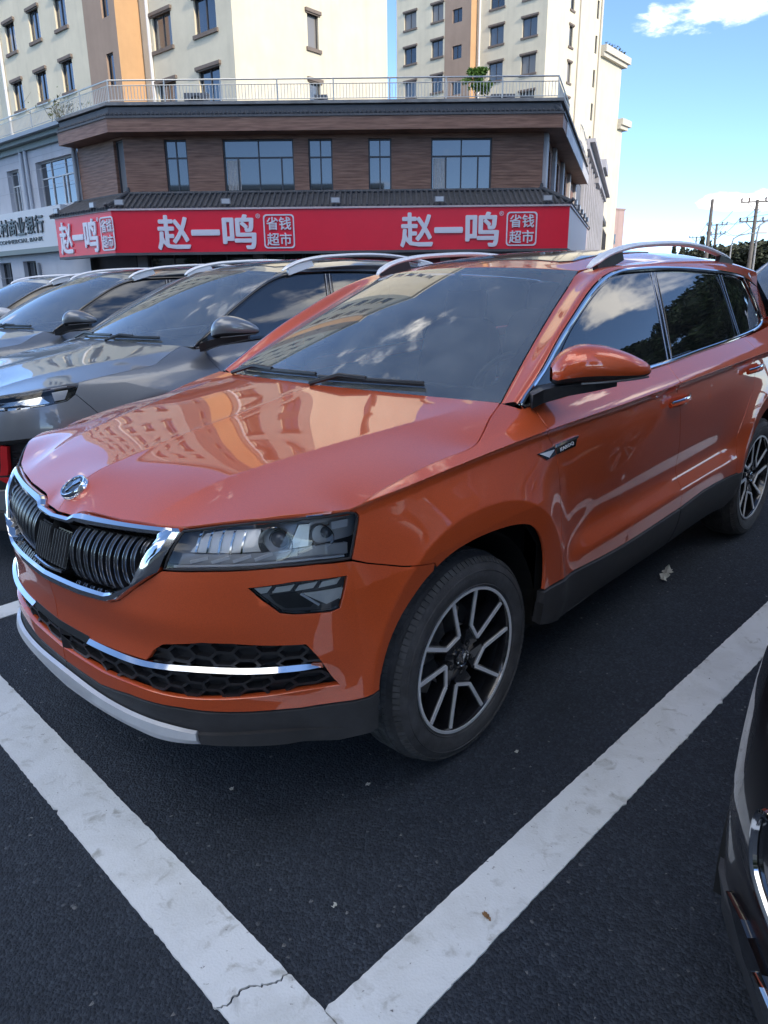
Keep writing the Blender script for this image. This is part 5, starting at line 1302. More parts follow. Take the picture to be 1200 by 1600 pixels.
# ------------------------------------------------------------------ the sign box with its lettering
ZG0, ZG1 = 2.945, 4.365; sp_ = [np.array([-9.66, 27.8])+LD*4.28, np.array([-9.66, 27.8]), np.array([6.77, 27.8]), np.array([6.77, 27.8])+RD*10.9]
GF, GL_, GR_ = Face(sp_[1], 90, 1), Face(sp_[1], -49, -1), Face(sp_[2], 18.5, 1)
sign = empty('shop_sign', (0, 27.8, ZG0), label='long red shop sign with white Chinese lettering wrapping the corner', cat='shop sign')
mb = MB(); band(mb, sp_[:3], -.30, 0, ZG0, ZG1); under(mb.build('sign_box', RED), sign)
mb = MB(); band(mb, sp_[2:], -.30, 0, ZG0+.0, ZG1-.002); under(mb.build('side_panel', PINK), sign)
mb = MB(); band(mb, sp_, -.34, .05, ZG1, ZG1+.06); under(mb.build('sign_cap', mat('pale sign edge', (.55, .45, .45), .5)), sign)
mb = MB(); band(mb, sp_[:3], -.32, .012, ZG0-.09, ZG0-.002); under(mb.build('sign_foot', DKGREY), sign)
def sgn_text(fc, body, t0, t1, z0, z1, root, flip, m=LETW, bold=.024, nm='lettering', depth=.05):
    return under(text_fit(nm, body, m, fc.mtx((t0+t1)/2, (z0+z1)/2, .004+depth/2, flip), abs(t1-t0), z1-z0, None, bold, depth), root)
def ring(fc, t0, t1, z0, z1, root, w=.045, r=.12):
    pts = []
    for cx, cz, a0 in ((t1-r, z1-r, 0), (t0+r, z1-r, 90), (t0+r, z0+r, 180), (t1-r, z0+r, 270)):
        for k in range(6): a = math.radians(a0+18*k); pts.append((cx+r*math.cos(a), cz+r*math.sin(a)))
    n = len(pts); V = []; cx, cz = (t0+t1)/2, (z0+z1)/2
    for p in pts:
        kx, kz = 1-w/((t1-t0)/2), 1-w/((z1-z0)/2); q = (cx+(p[0]-cx)*kx, cz+(p[1]-cz)*kz); V += [fc(*p, .004), fc(*p, .03), fc(*q, .03), fc(*q, .004)]
    mb = MB(); mb.add(V, [(i*4+j, i*4+(j+1) % 4, ((i+1) % n)*4+(j+1) % 4, ((i+1) % n)*4+j) for i in range(n) for j in range(3)]); return under(mb.build('lettering_border', LETW), root)
X0 = -9.66
for a0, a1, fc, fl, sg in ((-8.08-X0, -4.50-X0, GF, False, 1), (.69-X0, 4.25-X0, GF, False, 1), (3.98, 1.05, GL_, True, -1)):
    t0, t1 = min(a0, a1), max(a0, a1); w = (t1-t0)
    ch = ('赵', '一', '鸣'); ps = ((.0, .335), (.345, .635), (.66, 1.0))
    for c, (p, q) in zip(ch, ps):
        b0, b1 = (a0+(a1-a0)*p, a0+(a1-a0)*q); zz = (3.02, 4.20) if c != '一' else (3.50, 3.70)
        sgn_text(fc, c, min(b0, b1), max(b0, b1), *zz, sign, fl)
    ex = a1+sg*.08*w/3.5
    sgn_text(fc, '®', min(ex-.08*w/3.5, ex+.08*w/3.5), max(ex-.08*w/3.5, ex+.08*w/3.5), 4.06, 4.22, sign, fl, bold=.0, depth=.02)
    r0 = a1+sg*w*.075; r1 = a1+sg*w*.385; t0, t1 = min(r0, r1), max(r0, r1); ring(fc, t0, t1, 3.04, 4.19, sign); m_ = (t1-t0)
    sgn_text(fc, '省钱', t0+.10*m_, t1-.10*m_, 3.66, 4.10, sign, fl, bold=.014); sgn_text(fc, '超市', t0+.10*m_, t1-.10*m_, 3.13, 3.57, sign, fl, bold=.014)
# flood lamps along the top of the sign
for fc, ts in ((GF, (.35, 4.15, 8.05, 11.75, 15.6)), (GL_, (1.1, 3.9)), (GR_, (1.6, 3.4, 5.2, 7.0, 8.8))):
    for t in ts:
        root = empty('flood_lamp', fc(t, ZG1+.06, -.05)); tag(root, 'small grey flood lamp on top of the red shop sign', 'flood lamp', 'flood lamps on the shop sign')
        mb = MB(); fc.box(mb, t-.17, t+.17, ZG1+.17, ZG1+.36, .03, .12); under(mb.build('lamp_head', mat('lamp grey', (.20, .20, .21), .5), None), root)
        mb = MB(); mb.bar(fc(t, ZG1+.0, -.1), fc(t, ZG1+.22, .04), .05, .05); under(mb.build('lamp_arm', mat('lamp grey', ())), root)
        mb = MB(); fc.box(mb, t-.14, t+.14, ZG1+.19, ZG1+.34, .12, .124); under(mb.build('lamp_glass', mat('lamp glass', (.45, .46, .48), .2)), root)
# which lamp is which
lamps = [o for o in bpy.data.objects if o.name.startswith('flood_lamp')]
names = ['first flood lamp on the long front of the red sign, counted from its left corner', 'second flood lamp on the long front of the red sign, counted from its left corner', 'flood lamp in the middle of the long front of the red sign', 'flood lamp on the front of the red sign, last but one on the right', 'flood lamp at the right end of the long front of the red sign', 'flood lamp on the short left wing of the sign, next to the corner', 'flood lamp at the far left end of the sign wing by the bank']+['flood lamp on the pale street side of the sign, %s from the corner' % k for k in ('first', 'second', 'third', 'fourth', 'fifth')]
for o, n in zip(lamps, names): o['label'] = n
# ------------------------------------------------------------------ bank building
BW = plaster('pale grey bank wall', (.52, .53, .56), .08); BG = mat('grey green bank trim', (.22, .26, .25), .6)
bank = empty('bank_building', (*(c_+LD*3.4), gz(-12, 31)), label='pale grey two storey bank building left of the brown corner building', cat='building')
FB = Face(c_, -49, -1)
bw = [(3.62, 7.05, 5.10, 6.88), (8.70, 9.90, 5.08, 6.83), (11.4, 14.6, 5.1, 6.88), (16.2, 17.4, 5.08, 6.83), (19, 22, 5.1, 6.88)]
under(wall('wall', FB, 3.40, 44, 3.0, 7.62, BW, None, bw, .25), bank)
for i, o in enumerate(bw): under(window(FB, *o, None, mull=(.12, .36, .45, .72) if o[1]-o[0] > 2 else (.45, .7), trans=.64, frame='framew', depth=.25, pane='pane'), bank)
gb = [(8.3, 9.6, g0, 3.0), (10.9, 12.2, g0, 3.0), (13.5, 15.5, g0, 3.0)]
under(wall('wall', FB, 3.40, 44, g0, 3.0, BW, None, gb, .25), bank)
for o in gb: under(window(FB, o[0], o[1], g0, 3.0, None, mull=(.5,), depth=.25), bank)
mb = MB(); FB.box(mb, 3.38, 44, 7.62, 7.78, -.2, .40); FB.box(mb, 3.39, 44, 7.40, 7.62, -.1, .15); under(mb.build('eave', BG), bank)
mb = MB(); FB.box(mb, 3.38, 44, 7.78, 7.86, -.3, .62); FB.box(mb, 3.40, 44, 7.86, 7.98, -.3, .5); under(mb.build('gutter', mat('grey metal gutter', (.30, .32, .34), .5, .3)), bank)
for t in (7.7, 8.15, 15.4): mb = MB(); mb.tube([FB(t, 7.5, .08), FB(t, 5.1, .08)], .075, 10); under(mb.build('drainpipe', mat('pale drainpipe', (.45, .48, .52), .4)), bank)
for t, za, zc in ((7.9, 2.9, g0), (3.5, 7.4, 5.1)):
    mb = MB(); mb.tube([FB(t, za, .1), FB(t, zc, .1)], .08, 10); under(mb.build('drainpipe', mat('grey drainpipe', (.28, .30, .32), .5)), bank)
for z in (5.9, 6.6, 7.1, 1.6, 2.3):
    mb = MB(); FB.box(mb, 3.41, 44, z, z+.012, .0, .004); under(mb.build('joint', mat('wall joint', (.36, .37, .40), .8)), bank)
bs = empty('bank_sign', FB(5, 3.5, 0), label='white bank sign board with black Chinese and English lettering at the left edge', cat='sign')
mb = MB(); FB.box(mb, 4.75, 30, 3.49, 5.06, .0, .30); under(mb.build('board', mat('white sign board', (.62, .63, .64), .5)), bs)
mb = MB(); FB.box(mb, 4.74, 30, 3.28, 3.488, -.01, .32); under(mb.build('lower_edge', BG), bs)
FBs = Face(c_+FB.n*.30, -49, -1)
for k, c in enumerate('行银业商村农川'):
    t0 = 6.35+k*.88; sgn_text(FBs, c, t0, t0+.80, 4.08, 4.80, bs, True, LETD, .014, depth=.06)
sgn_text(FBs, 'RURAL COMMERCIAL BANK', 6.6, 12.7, 3.76, 3.93, bs, True, LETD, .012, depth=.03)
# ------------------------------------------------------------------ street front beyond the corner
GREYW = plaster('grey street front', (.36, .36, .39), .15)
st1 = empty('dark_annex', FR(16, gz(8, 42), 0), label='narrow dark annex between the brown corner building and the grey street front', cat='building')
mb = MB(); FR.box(mb, 14.62, 18.6, g0, 8.9, -5, .1); under(mb.build('wall', mat('dark annex wall', (.12, .125, .14), .6, noise=.2, nscale=1)), st1)
mb = MB(); FR.box(mb, 14.70, 16.4, 7.4, 8.6, .1, .16); under(mb.build('blue_panel', mat('blue panel', (.06, .16, .36), .5)), st1)
mb = MB(); FR.box(mb, 16.8, 18.3, 7.3, 8.3, .1, .14); under(mb.build('window', MB_['pane']), st1)
st2 = empty('street_building', FR(20, gz(9, 45), 0), label='long grey street building with tall pilasters and a projecting cornice', cat='building')
sw = [(19.6+k*2.3, 20.9+k*2.3, z, z+2.2) for k in range(12) for z in (5.6,) ]+[(19.6+k*2.3, 20.9+k*2.3, 2.0, 4.6) for k in range(12)]
under(wall('wall', FR, 18.62, 47, g0, 9.4, GREYW, None, sw, .3), st2)
for o in sw: under(window(FR, *o, None, mull=(.5,), depth=.3), st2)
mb = MB(); FR.box(mb, 18.62, 47, 9.4, 9.75, -.5, .45); FR.box(mb, 18.62, 47, 9.75, 9.95, -.5, .75); FR.box(mb, 29.8, 34.6, 9.96, 10.5, -.5, .95); FR.box(mb, 30.2, 34.2, 9.0, 9.39, -.1, .5); under(mb.build('cornice', mat('pale grey cornice', (.40, .40, .43), .7)), st2)
mb = MB(); FR.box(mb, 18.62, 47, g0, 9.38, -8, -.32); under(mb.build('rear_block', GREYW), st2)
for k in range(13):
    mb = MB(); FR.box(mb, 18.75+k*2.3, 19.15+k*2.3, g0, 9.39, -.05, .28); under(mb.build('pilaster', mat('light grey pilaster', (.44, .44, .47), .7, noise=.1, nscale=2)), st2)
st3 = empty('far_street_building', FR(60, gz(18, 78), 0), label='low dark gabled building at the far end of the grey street front', cat='building')
FR2 = Face(d_+RD*47.2, 18.5, 1)
mb = MB(); FR2.box(mb, 0, 26, g0, 8.0, -8, -.2); under(mb.build('wall', GREYW), st3)
mb = MB(); FR2.box(mb, -.2, 26.2, 8.0, 8.4, -8.2, .2); under(mb.build('eave', DKGREY), st3)
for k in range(9): under(window(FR2, 1+k*2.8, 2.4+k*2.8, 5.2, 7.2, None, depth=-.24, mull=(.5,)), st3)
st4 = empty('pink_block', (33, 106, 0), label='small plain pinkish block of flats at the end of the street', cat='building')
pf = Face((31.6, 104.5), 65, 1)
mb = MB(); pf.box(mb, 0, 1.7, 0, 11.8, -6, 0); under(mb.build('wall', plaster('pink render', (.42, .31, .29))), st4)
mb = MB(); pf.box(mb, -.1, 1.8, 11.8, 12.0, -6.1, .1); under(mb.build('coping', mat('pink coping', (.36, .27, .25), .8)), st4)
for z in (4.4, 7.4): mb = MB(); pf.box(mb, .12, .38, z, z+1.3, .0, .02); under(mb.build('window', MB_['pane']), st4)
# ------------------------------------------------------------------ railing along the terrace
RP = off_poly([c_+LD*42, c_, d_, d_+RD*4.0], .48)
railing(RP, 7.98, 8.66, 'white metal terrace railing along the roof of the brown corner building')
RP2 = [d_+RD*13+np.array([.3, 0]), d_+RD*14.6+np.array([.3, -.1]), d_+RD*19+np.array([.3, 0])]
railing([np.array(p) for p in RP2], 8.92, 9.7, 'short white roof railing on the dark annex by the tower', 1.6)
# ------------------------------------------------------------------ towers
CREAM = plaster('cream tower render', (.66, .61, .475), .06); TAN = plaster('brown band render', (.36, .27, .21), .06); ORNG = plaster('orange band render', (.52, .33, .18), .05)
LTD = az_dir(41); lt = empty('apartment_tower', (-6.64, 37.51, 0), label='nearer cream apartment tower behind the brown building on the left', cat='apartment block')
LP = Face((14.5645, 16.7546), -49, -1); LG = Face(np.array([14.5645, 16.7546])+LTD*1.37, -49, -1)
ZT = 26.4
lo = 7.0
def rows(cols, tops, h): return [(a, b, t-h, t) for a, b in cols for t in tops if t < ZT-.6]
o1 = rows([(40.95, 42.15), (43.95, 45.15), (46.98, 48.2)], [13.55+3*k for k in range(-1, 4)], 1.5)+rows([(51.2, 52.4), (54.2, 55.4), (57.2, 58.4)], [13.55+3*k for k in range(-1, 4)], 1.5)
under(wall('wall', LP, 39.25, 62, lo, ZT, CREAM, None, o1), lt)
for o in o1: under(window(LP, *o, None, surround=True), lt)
o2 = rows([(36.85, 37.5)], [13.05+3*k for k in range(-1, 4)], 1.45)
under(wall('wall', LP, 36.28, 39.25, lo, ZT, TAN, None, o2), lt)
for o in o2: under(window(LP, *o, None, mull=()), lt)
q = Face(LP(36.28, 0, 0)[:2], 41, 1); under(wall('wall', q, 0, 1.37, lo, ZT, ORNG, None), lt)
o3 = rows([(30.23, 31.84), (33.71, 35.28)], [14.51+2.95*k for k in range(-1, 4)], 1.5)
under(wall('wall', LG, 29.10, 36.28, lo, ZT, CREAM, None, o3), lt)
for o in o3: under(window(LG, *o, None, surround=True), lt)
LS = Face(LG(29.10, 0, 0)[:2], 41, 1)
o4 = rows([(4.60, 5.35)], [14.5+2.95*k for k in range(-2, 4)], 1.5)
under(wall('wall', LS, 0, 10.58, lo, ZT, CREAM, None, o4), lt)
for o in o4: under(window(LS, *o, None, surround=True, mull=()), lt)
mb = MB(); V = [LS(10.58, z, 0) for z in (lo, ZT)]+[LP(62, z, -12) for z in (lo, ZT)]; mb.add([V[0], V[1], V[3], V[2]], [(0, 1, 2, 3)]); under(mb.build('rear_wall', CREAM, None, fix=False), lt)
mb = MB(); p = [LP(62, 0, .5)[:2], LP(36.0, 0, .5)[:2], LG(36.0, 0, .5)[:2], LG(28.6, 0, .5)[:2], LS(11, 0, .5)[:2], LS(11, 0, -14)[:2]]; n = len(p)
mb.add([(*a, ZT) for a in p]+[(*a, ZT+.5) for a in p], [tuple(range(n))[::-1], tuple(range(n, 2*n))]+[(i, (i+1) % n, (i+1) % n+n, i+n) for i in range(n)]); under(mb.build('roof_cornice', mat('cream cornice', (.56, .53, .45), .8)), lt)
for t, fc in ((35.5, LG), (48.95, LP)):
    mb = MB(); mb.tube([fc(t, ZT, .10), fc(t, lo, .10)], .085, 10)
    for z in np.arange(8.5, ZT, 2.4): mb.tube([fc(t, z, .10), fc(t, z+.10, .10)], .10, 10)
    under(mb.build('drainpipe', mat('white drainpipe', (.66, .67, .68), .4), None, True), lt)
RTD = az_dir(40); rt = empty('apartment_tower', (14.28, 70.13, 0), label='farther cream apartment tower with an orange stripe right of the gap of sky', cat='apartment block')
R1 = Face((40.4313, 48.1842), -50, -1); R0 = Face(np.array([40.4313, 48.1842])+RTD*.0, -50, -1); ZR = 34.5
tops1 = [24.08+2.93*k for k in range(-3, 4)]; tops2 = [24.27+2.88*k for k in range(-4, 4)]; tops3 = [23.2+2.93*k for k in range(-3, 4)]
o1 = [(a, b, t-1.42, t) for a, b in ((48.12, 49.56), (44.98, 46.28)) for t in tops1]
under(wall('wall', R1, 44.8, 50.55, 6, ZR, CREAM, None, o1), rt)
for o in o1: under(window(R1, *o, None, surround=True), rt)
o2 = [(42.88, 43.92, t-1.1, t) for t in tops3]
under(wall('wall', R1, 41.9, 44.8, 6, ZR, TAN, None, o2), rt)
for o in o2: under(window(R1, *o, None), rt)
under(wall('wall', Face(R1(41.9, 0)[:2], 40, 1), 0, 1.0, 6, ZR, ORNG, None), rt)
R2 = Face(R1(41.9, 0, -1.0)[:2], -50+180, 1)      # continues to the right of the stripe
o3 = [(a, b, t-1.5, t) for a, b in ((1.40, 2.85), (4.75, 6.20)) for t in tops2]
under(wall('wall', R2, 0, 7.13, 6, ZR, CREAM, None, o3), rt)
for o in o3: under(window(R2, *o, None, surround=True), rt)
RS = Face(R2(7.13, 0)[:2], 40, 1)
o4 = [(4.2, 4.9, t-1.65, t) for t in tops2]+[(9.6, 10.05, t-1.5, t) for t in [18.9+2.88*k for k in range(-3, 5)]]
under(wall('wall', RS, 0, 11.0, 6, ZR, CREAM, None, [o for o in o4 if o[3] < ZR]), rt)
for o in o4:
    if o[3] < ZR: under(window(RS, *o, None, surround=o[0] < 5, mull=()), rt)
mb = MB(); mb.add([RS(11, 6), RS(11, ZR), R1(50.55, ZR, -16), R1(50.55, 6, -16), R1(50.55, 6, 0), R1(50.55, ZR, 0)], [(0, 1, 2, 3), (3, 2, 5, 4)]); under(mb.build('rear_wall', CREAM, None, fix=False), rt)
mb = MB(); p = [R1(51, 0, .5)[:2], R1(41.5, 0, .5)[:2], R2(.1, 0, .5)[:2], R2(7.6, 0, .5)[:2], RS(11.4, 0, .5)[:2], RS(11.4, 0, -12)[:2], R1(51, 0, -12)[:2]]; n = len(p)
mb.add([(*a, ZR) for a in p]+[(*a, ZR+.5) for a in p], [tuple(range(n))[::-1], tuple(range(n, 2*n))]+[(i, (i+1) % n, (i+1) % n+n, i+n) for i in range(n)]); under(mb.build('roof_cornice', mat('cream cornice', ())), rt)
for t, fc in ((.35, R2), (6.1, RS), (10.5, RS)):
    mb = MB(); mb.tube([fc(t, ZR, .10), fc(t, 6, .10)], .09, 8); under(mb.build('drainpipe', mat('white drainpipe' if fc is R2 else 'cream drainpipe', (.55, .52, .45), .4), None, True), rt)
wings = [(11.02, 16.2, 23.2, 'cream rear wing of the far tower with a planted roof cornice'), (16.22, 17.6, 17.6, 'lowest cream rear wing of the far tower')]
for t0, t1, zt, lb in wings:
    wg = empty('tower_wing', RS(t0, 6, 0), label=lb, cat='apartment block')
    mb = MB(); RS.box(mb, t0, t1, 4, zt, -10, -.02 if t0 < 12 else -.06); under(mb.build('wall', CREAM), wg)
    mb = MB(); RS.box(mb, t0-.0, t1+.55, zt, zt+.35, -10.3, .35); RS.box(mb, t0-.0, t1+.95, zt+.352, zt+.95, -10.6, .55); under(mb.build('cornice', mat('cream cornice', ())), wg)
    if t0 < 12:
        mb = MB()
        for k in range(260):
            a = t0+1.0+RNG.random()*(t1-t0-.6); b = -RNG.random()*.9; z = zt+.95+RNG.random()*.45; s = .10; d = RNG.normal(0, 1, (3, 3))*s; c0 = np.array(RS(a, z, b+.3)); mb.add([c0+d[0], c0+d[1], c0+d[2]], [(0, 1, 2)])
        o = mb.build('roof_plants', mat('dark roof plants', (.05, .07, .03), .8), None, fix=False); o['kind'] = 'stuff'; under(o, wg)

# unseen block of flats, added behind the viewer to keep the low sun off the lot
ob = empty('apartment_block', (31, -22, 0), label='tall beige block of flats added unseen behind the viewer to shade the lot', cat='apartment block')
OB = Face((50, -22), -90, -1)
oo = [(1.6+3.6*k, 3.2+3.6*k, 3.2+3*f, 4.7+3*f) for k in range(10) for f in range(10)]
under(wall('wall', OB, 0, 38, -1, 36, plaster('beige flats render', (.46, .40, .32)), None, oo), ob)
for o in oo: under(window(OB, *o, None, surround=True), ob)
mb = MB(); OB.box(mb, 0, 38, -1, 36, -12, -.35); under(mb.build('rear_block', MATS['beige flats render']), ob)
mb = MB(); OB.box(mb, -.4, 38.4, 36, 36.5, -12.4, .5); under(mb.build('roof_cornice', mat('cream cornice', ())), ob)
ob2 = empty('apartment_block', (-30, -40, 0), label='long low ochre block of flats far behind the viewer', cat='apartment block')
OB2 = Face((0, -40), -90, -1); oo = [(2+3.9*k, 3.7+3.9*k, 1.6+3*f, 3.2+3*f) for k in range(13) for f in range(3)]
under(wall('wall', OB2, 0, 53, -1, 12.4, plaster('ochre flats render', (.42, .36, .27)), None, oo), ob2)
for o in oo: under(window(OB2, *o, None, surround=True), ob2)
mb = MB(); OB2.box(mb, 0, 53, -1, 12.4, -12, -.35); under(mb.build('rear_block', MATS['ochre flats render']), ob2)
mb = MB(); OB2.box(mb, -.4, 53.4, 12.4, 12.9, -12.4, .5); under(mb.build('roof_cornice', mat('cream cornice', ())), ob2)
# ------------------------------------------------------------------ trees, hill, poles
def leafmat(name, col):
    m = mat(name, col, .55, spec=.3); nt = m.node_tree; b = nt.nodes['Principled BSDF']; L = nt.links.new; N = nt.nodes.new
    g = N('ShaderNodeNewGeometry'); r = N('ShaderNodeMapRange'); r.inputs[3].default_value = .55; r.inputs[4].default_value = 1.5; L(g.outputs['Random Per Island'], r.inputs[0])
    s = N('ShaderNodeVectorMath'); s.operation = 'SCALE'; s.inputs[0].default_value = col; L(r.outputs[0], s.inputs['Scale']); L(s.outputs[0], b.inputs['Base Color'])
    b.inputs['Transmission Weight'].default_value = 0; return m
BARK = mat('tree bark', (.075, .06, .045), .9, noise=.3, nscale=10)
CROWN = {}
def crown_mesh(kind, seed, n, leaf, m):
    """leaf-sized faces around branch clumps; unit tree 1 m tall"""
    r = np.random.default_rng(seed); mb = MB(); tb = MB(); cl = []
    if kind == 'broad':
        for k in range(26):
            a = r.random()*6.283; h = .32+.62*r.random()**.8; rad = .30*math.sin(math.pi*min(1, (h-.22)/.80))**.7*(.35+.65*r.random()); cl.append((rad*math.cos(a), rad*math.sin(a), h, .075+.055*r.random()))
    else:
        for k in range(34):
            a = r.random()*6.283; h = .14+.84*k/34; rad = .17*(1-h)**.75*(.3+.7*r.random()); cl.append((rad*math.cos(a), rad*math.sin(a), h, .04+.05*(1-h)))
    w = np.array([c[3]**2 for c in cl]); w /= w.sum(); V = []; F = []
    idx = r.choice(len(cl), n, p=w); C = np.array(cl)[idx]; d = r.normal(0, 1, (n, 3)); d /= np.linalg.norm(d, axis=1)[:, None]; d *= (r.random(n)**.45)[:, None]
    P = C[:, :3]+d*C[:, 3:4]*np.array([1.25, 1.25, .85]); a = r.normal(0, 1, (n, 3)); b = r.normal(0, 1, (n, 3)); a /= np.linalg.norm(a, axis=1)[:, None]; b -= (a*b).sum(1)[:, None]*a; b /= np.linalg.norm(b, axis=1)[:, None]
    s = leaf*(.6+.8*r.random(n))[:, None]; Q = np.stack([P-a*s, P-b*s*.5, P+a*s, P+b*s*.5], 1).reshape(-1, 3)
    me = bpy.data.meshes.new('crown'); me.from_pydata(Q.tolist(), [], [(4*i, 4*i+1, 4*i+2, 4*i+3) for i in range(n)]); me.materials.append(m)
    tb.tube([(0, 0, -.02), (.006, 0, .2), (-.004, .006, .45), (0, 0, .72 if kind == 'broad' else .95)], [.022, .017, .011, .003], 8)
    for k in range(0, len(cl), 2 if kind == 'broad' else 5): c = cl[k]; tb.tube([(0, 0, max(.15, c[2]-.22)), (c[0]*.5, c[1]*.5, c[2]-.08), c[:3]], [.009, .006, .002], 5)
    t = tb.build('trunk', BARK, None, True); tm = t.data; bpy.data.objects.remove(t); return me, tm
def tree(kind, x, y, h, wd, label, group=None, var=0, z=None, dens=9000, leaf=.016, col=None):
    k = (kind, var, dens)
    if k not in CROWN: CROWN[k] = crown_mesh(kind, 11+var, dens, leaf, leafmat('leaves '+kind+str(var), col or [(.040, .070, .022), (.032, .058, .020), (.050, .080, .026)][var % 3]))
    root = empty('tree', (x, y, gz(x, y) if z is None else z), RNG.random()*6.28, label, 'tree', group); root.scale = (wd, wd, h)
    for nm, me in zip(('crown', 'trunk'), CROWN[k]): link(bpy.data.objects.new(nm, me), root)
    return root
# row along the right side of the lot: outside the frame, it stands in the side windows' reflections
row = [(17.5, 21.5, 9.0, 8.0), (19.5, 17.2, 7.4, 8.5), (17.2, 13.8, 6.0, 7.5), (18.9, 10.6, 5.7, 6.5), (17.8, 7.6, 5.2, 6), (18.4, 4.6, 3.6, 5), (22.5, 24.5, 10, 10), (23, 15.5, 7.6, 8), (23.5, 9.5, 6.4, 7.5)]
for i, (x, y, h, wd) in enumerate(row):
    tree('broad', x, y, h, wd*1.15, '%s dark tree along the right side of the lot, from the street end' % ['first', 'second', 'third', 'fourth', 'fifth', 'sixth', 'back row first', 'back row second', 'back row third'][i], 'trees along the right side of the lot', i % 3, dens=20000)
for i, (x, y, h, wd) in enumerate([(-9, -13, 8, 8), (-3, -15, 9, 9), (4.5, -14.5, 8, 8), (-15, -10, 8.5, 8), (-20, -3, 8, 8)]):
    tree('broad', x, y, h, wd, ['green tree across the road, straight behind the viewer', 'tallest green tree across the road behind the viewer', 'green tree across the road behind the viewer, nearest the beige flats', 'green tree across the road in front of the grey cars', 'green tree across the road in front of the white car'][i], 'trees across the road in front of the cars', i % 3, dens=20000)
def azp(az, d): a = math.radians(az); return d*math.sin(a), d*math.cos(a)
far = [(20.3, 96, 5.0, 5.5, 'broad'), (21.0, 90, 6.6, 3.5, 'conifer'), (21.5, 92, 7.0, 3.8, 'conifer'), (22.2, 84, 5.6, 6, 'broad'), (22.75, 80, 6.8, 3.6, 'conifer'), (23.2, 88, 6.9, 3.8, 'conifer'), (23.9, 78, 5.4, 6.5, 'broad'), (24.5, 82, 5.9, 6.5, 'broad'), (25.0, 76, 5.4, 6, 'broad'), (25.6, 80, 6.0, 6.5, 'broad'), (26.2, 75, 5.4, 6.5, 'broad'), (26.8, 79, 6.0, 6.5, 'broad'), (27.5, 75, 5.8, 6.5, 'broad'), (28.2, 80, 6.2, 7, 'broad'), (29, 76, 6, 7, 'broad'), (30, 80, 6, 7, 'broad')]
for i, (az, d, h, wd, kd) in enumerate(far):
    x, y = azp(az, d); n_ = sum(1 for f in far[:i+1] if f[4] == kd); o_ = ['first', 'second', 'third', 'fourth', 'fifth', 'sixth', 'seventh', 'eighth', 'ninth', 'tenth', 'eleventh', 'twelfth'][n_-1]
    tree(kd, x, y, h*.80+.7, wd, ('%s slim dark conifer beyond the roof rail, counting from the far tower' if kd == 'conifer' else '%s bushy tree of the far belt below the hill, counting from the tower') % o_, 'far roadside trees', 6+i % 3, z=.2, dens=3000, leaf=.035, col=[(.046, .056, .034), (.040, .050, .030), (.055, .064, .040)][i % 3])
def hill():
    V = []; F = []; n, m = 60, 14
    for i in range(n+1):
        az = 12+40*i/n
        for j in range(m+1):
            q = j/m; d = 150+420*q; x, y = azp(az, d); hh = 42*sst(.0, 1., q)*sst(15, 40, az)*(1+.12*math.sin(az*1.7)+.06*math.sin(az*4.1+q*5)); V.append((x, y, -.5+hh))
    for i in range(n):
        for j in range(m): k = i*(m+1)+j; F.append((k, k+1, k+m+2, k+m+1))
    m_ = mat('wooded hillside', (.085, .105, .045), .95, noise=.55, nscale=.09, detail=10); o = mesh_obj('hill', V, F, m_, smooth=True); tag(o, kind='structure')
    r = RNG; n = 9000; mb_v = []; mb_f = []
    for k in range(n):
        az = 14+36*r.random(); q = r.random()*.98; d = 150+420*q; x, y = azp(az, d); z = -.5+42*float(sst(0., 1., q))*float(sst(15, 40, az))*(1+.12*math.sin(az*1.7)+.06*math.sin(az*4.1+q*5)); s = 1.6+2.2*r.random()
        if math.sin(az*2.3)+math.sin(q*9)+r.normal(0, .7) < -.1: continue
        b = len(mb_v)
        for j in range(5): a = 6.283*j/5; mb_v.append((x+s*math.cos(a), y+s*math.sin(a), z+s*.5+r.normal(0, .3)))
        mb_v.append((x, y, z+s*1.7)); mb_f += [(b+j, b+(j+1) % 5, b+5) for j in range(5)]
    o = mesh_obj('far_woods', mb_v, mb_f, leafmat('far leaves', (.060, .078, .036))); tag(o, kind='stuff')
hill()
WOOD = mat('grey timber pole', (.15, .14, .13), .85, noise=.2, nscale=5); STEEL = mat('galvanised steel', (.36, .37, .38), .5, .4); WIRE = mat('wire', (.03, .03, .03), .6)
poles = {}
def pole(key, az, d, ztop, arms, label, r=.14):
    x, y = azp(az, d); p = empty('utility_pole', (x, y, gz(x, y)), label=label, cat='utility pole', group='utility poles by the road')
    mb = MB(); mb.tube([(0, 0, -.3), (0, 0, ztop-gz(x, y))], [r*1.2, r*.75], 10); mb.build('shaft', WOOD, p, True)
    for z, L_ in arms:
        e = np.array([math.cos(math.radians(18)), -math.sin(math.radians(18))]); zz = ztop-gz(x, y)-z
        mb = MB(); mb.bar((-e[0]*L_, -e[1]*L_, zz), (e[0]*L_, e[1]*L_, zz), .12, .10); mb.bar((-e[0]*L_*.6, -e[1]*L_*.6, zz), (0, 0, zz-.7), .05); mb.bar((e[0]*L_*.6, e[1]*L_*.6, zz), (0, 0, zz-.7), .05)
        mb.build('crossarm', WOOD, p)
        for k in (-.95, -.5, .5, .95):
            mb = MB(); mb.tube([(e[0]*L_*k, e[1]*L_*k, zz+.05), (e[0]*L_*k, e[1]*L_*k, zz+.30)], .06, 6); mb.build('insulator', mat('brown insulator', (.12, .07, .05), .3), p)
    poles[key] = (x, y, ztop, arms)
pole('A', 23.1, 62, 7.75, [], 'plain bare pole, nearest to the far tower')
pole('B', 25.85, 66, 7.95, [(.15, 1.15), (1.55, 1.1)], 'tall utility pole with two crossarms at the right edge', .15)
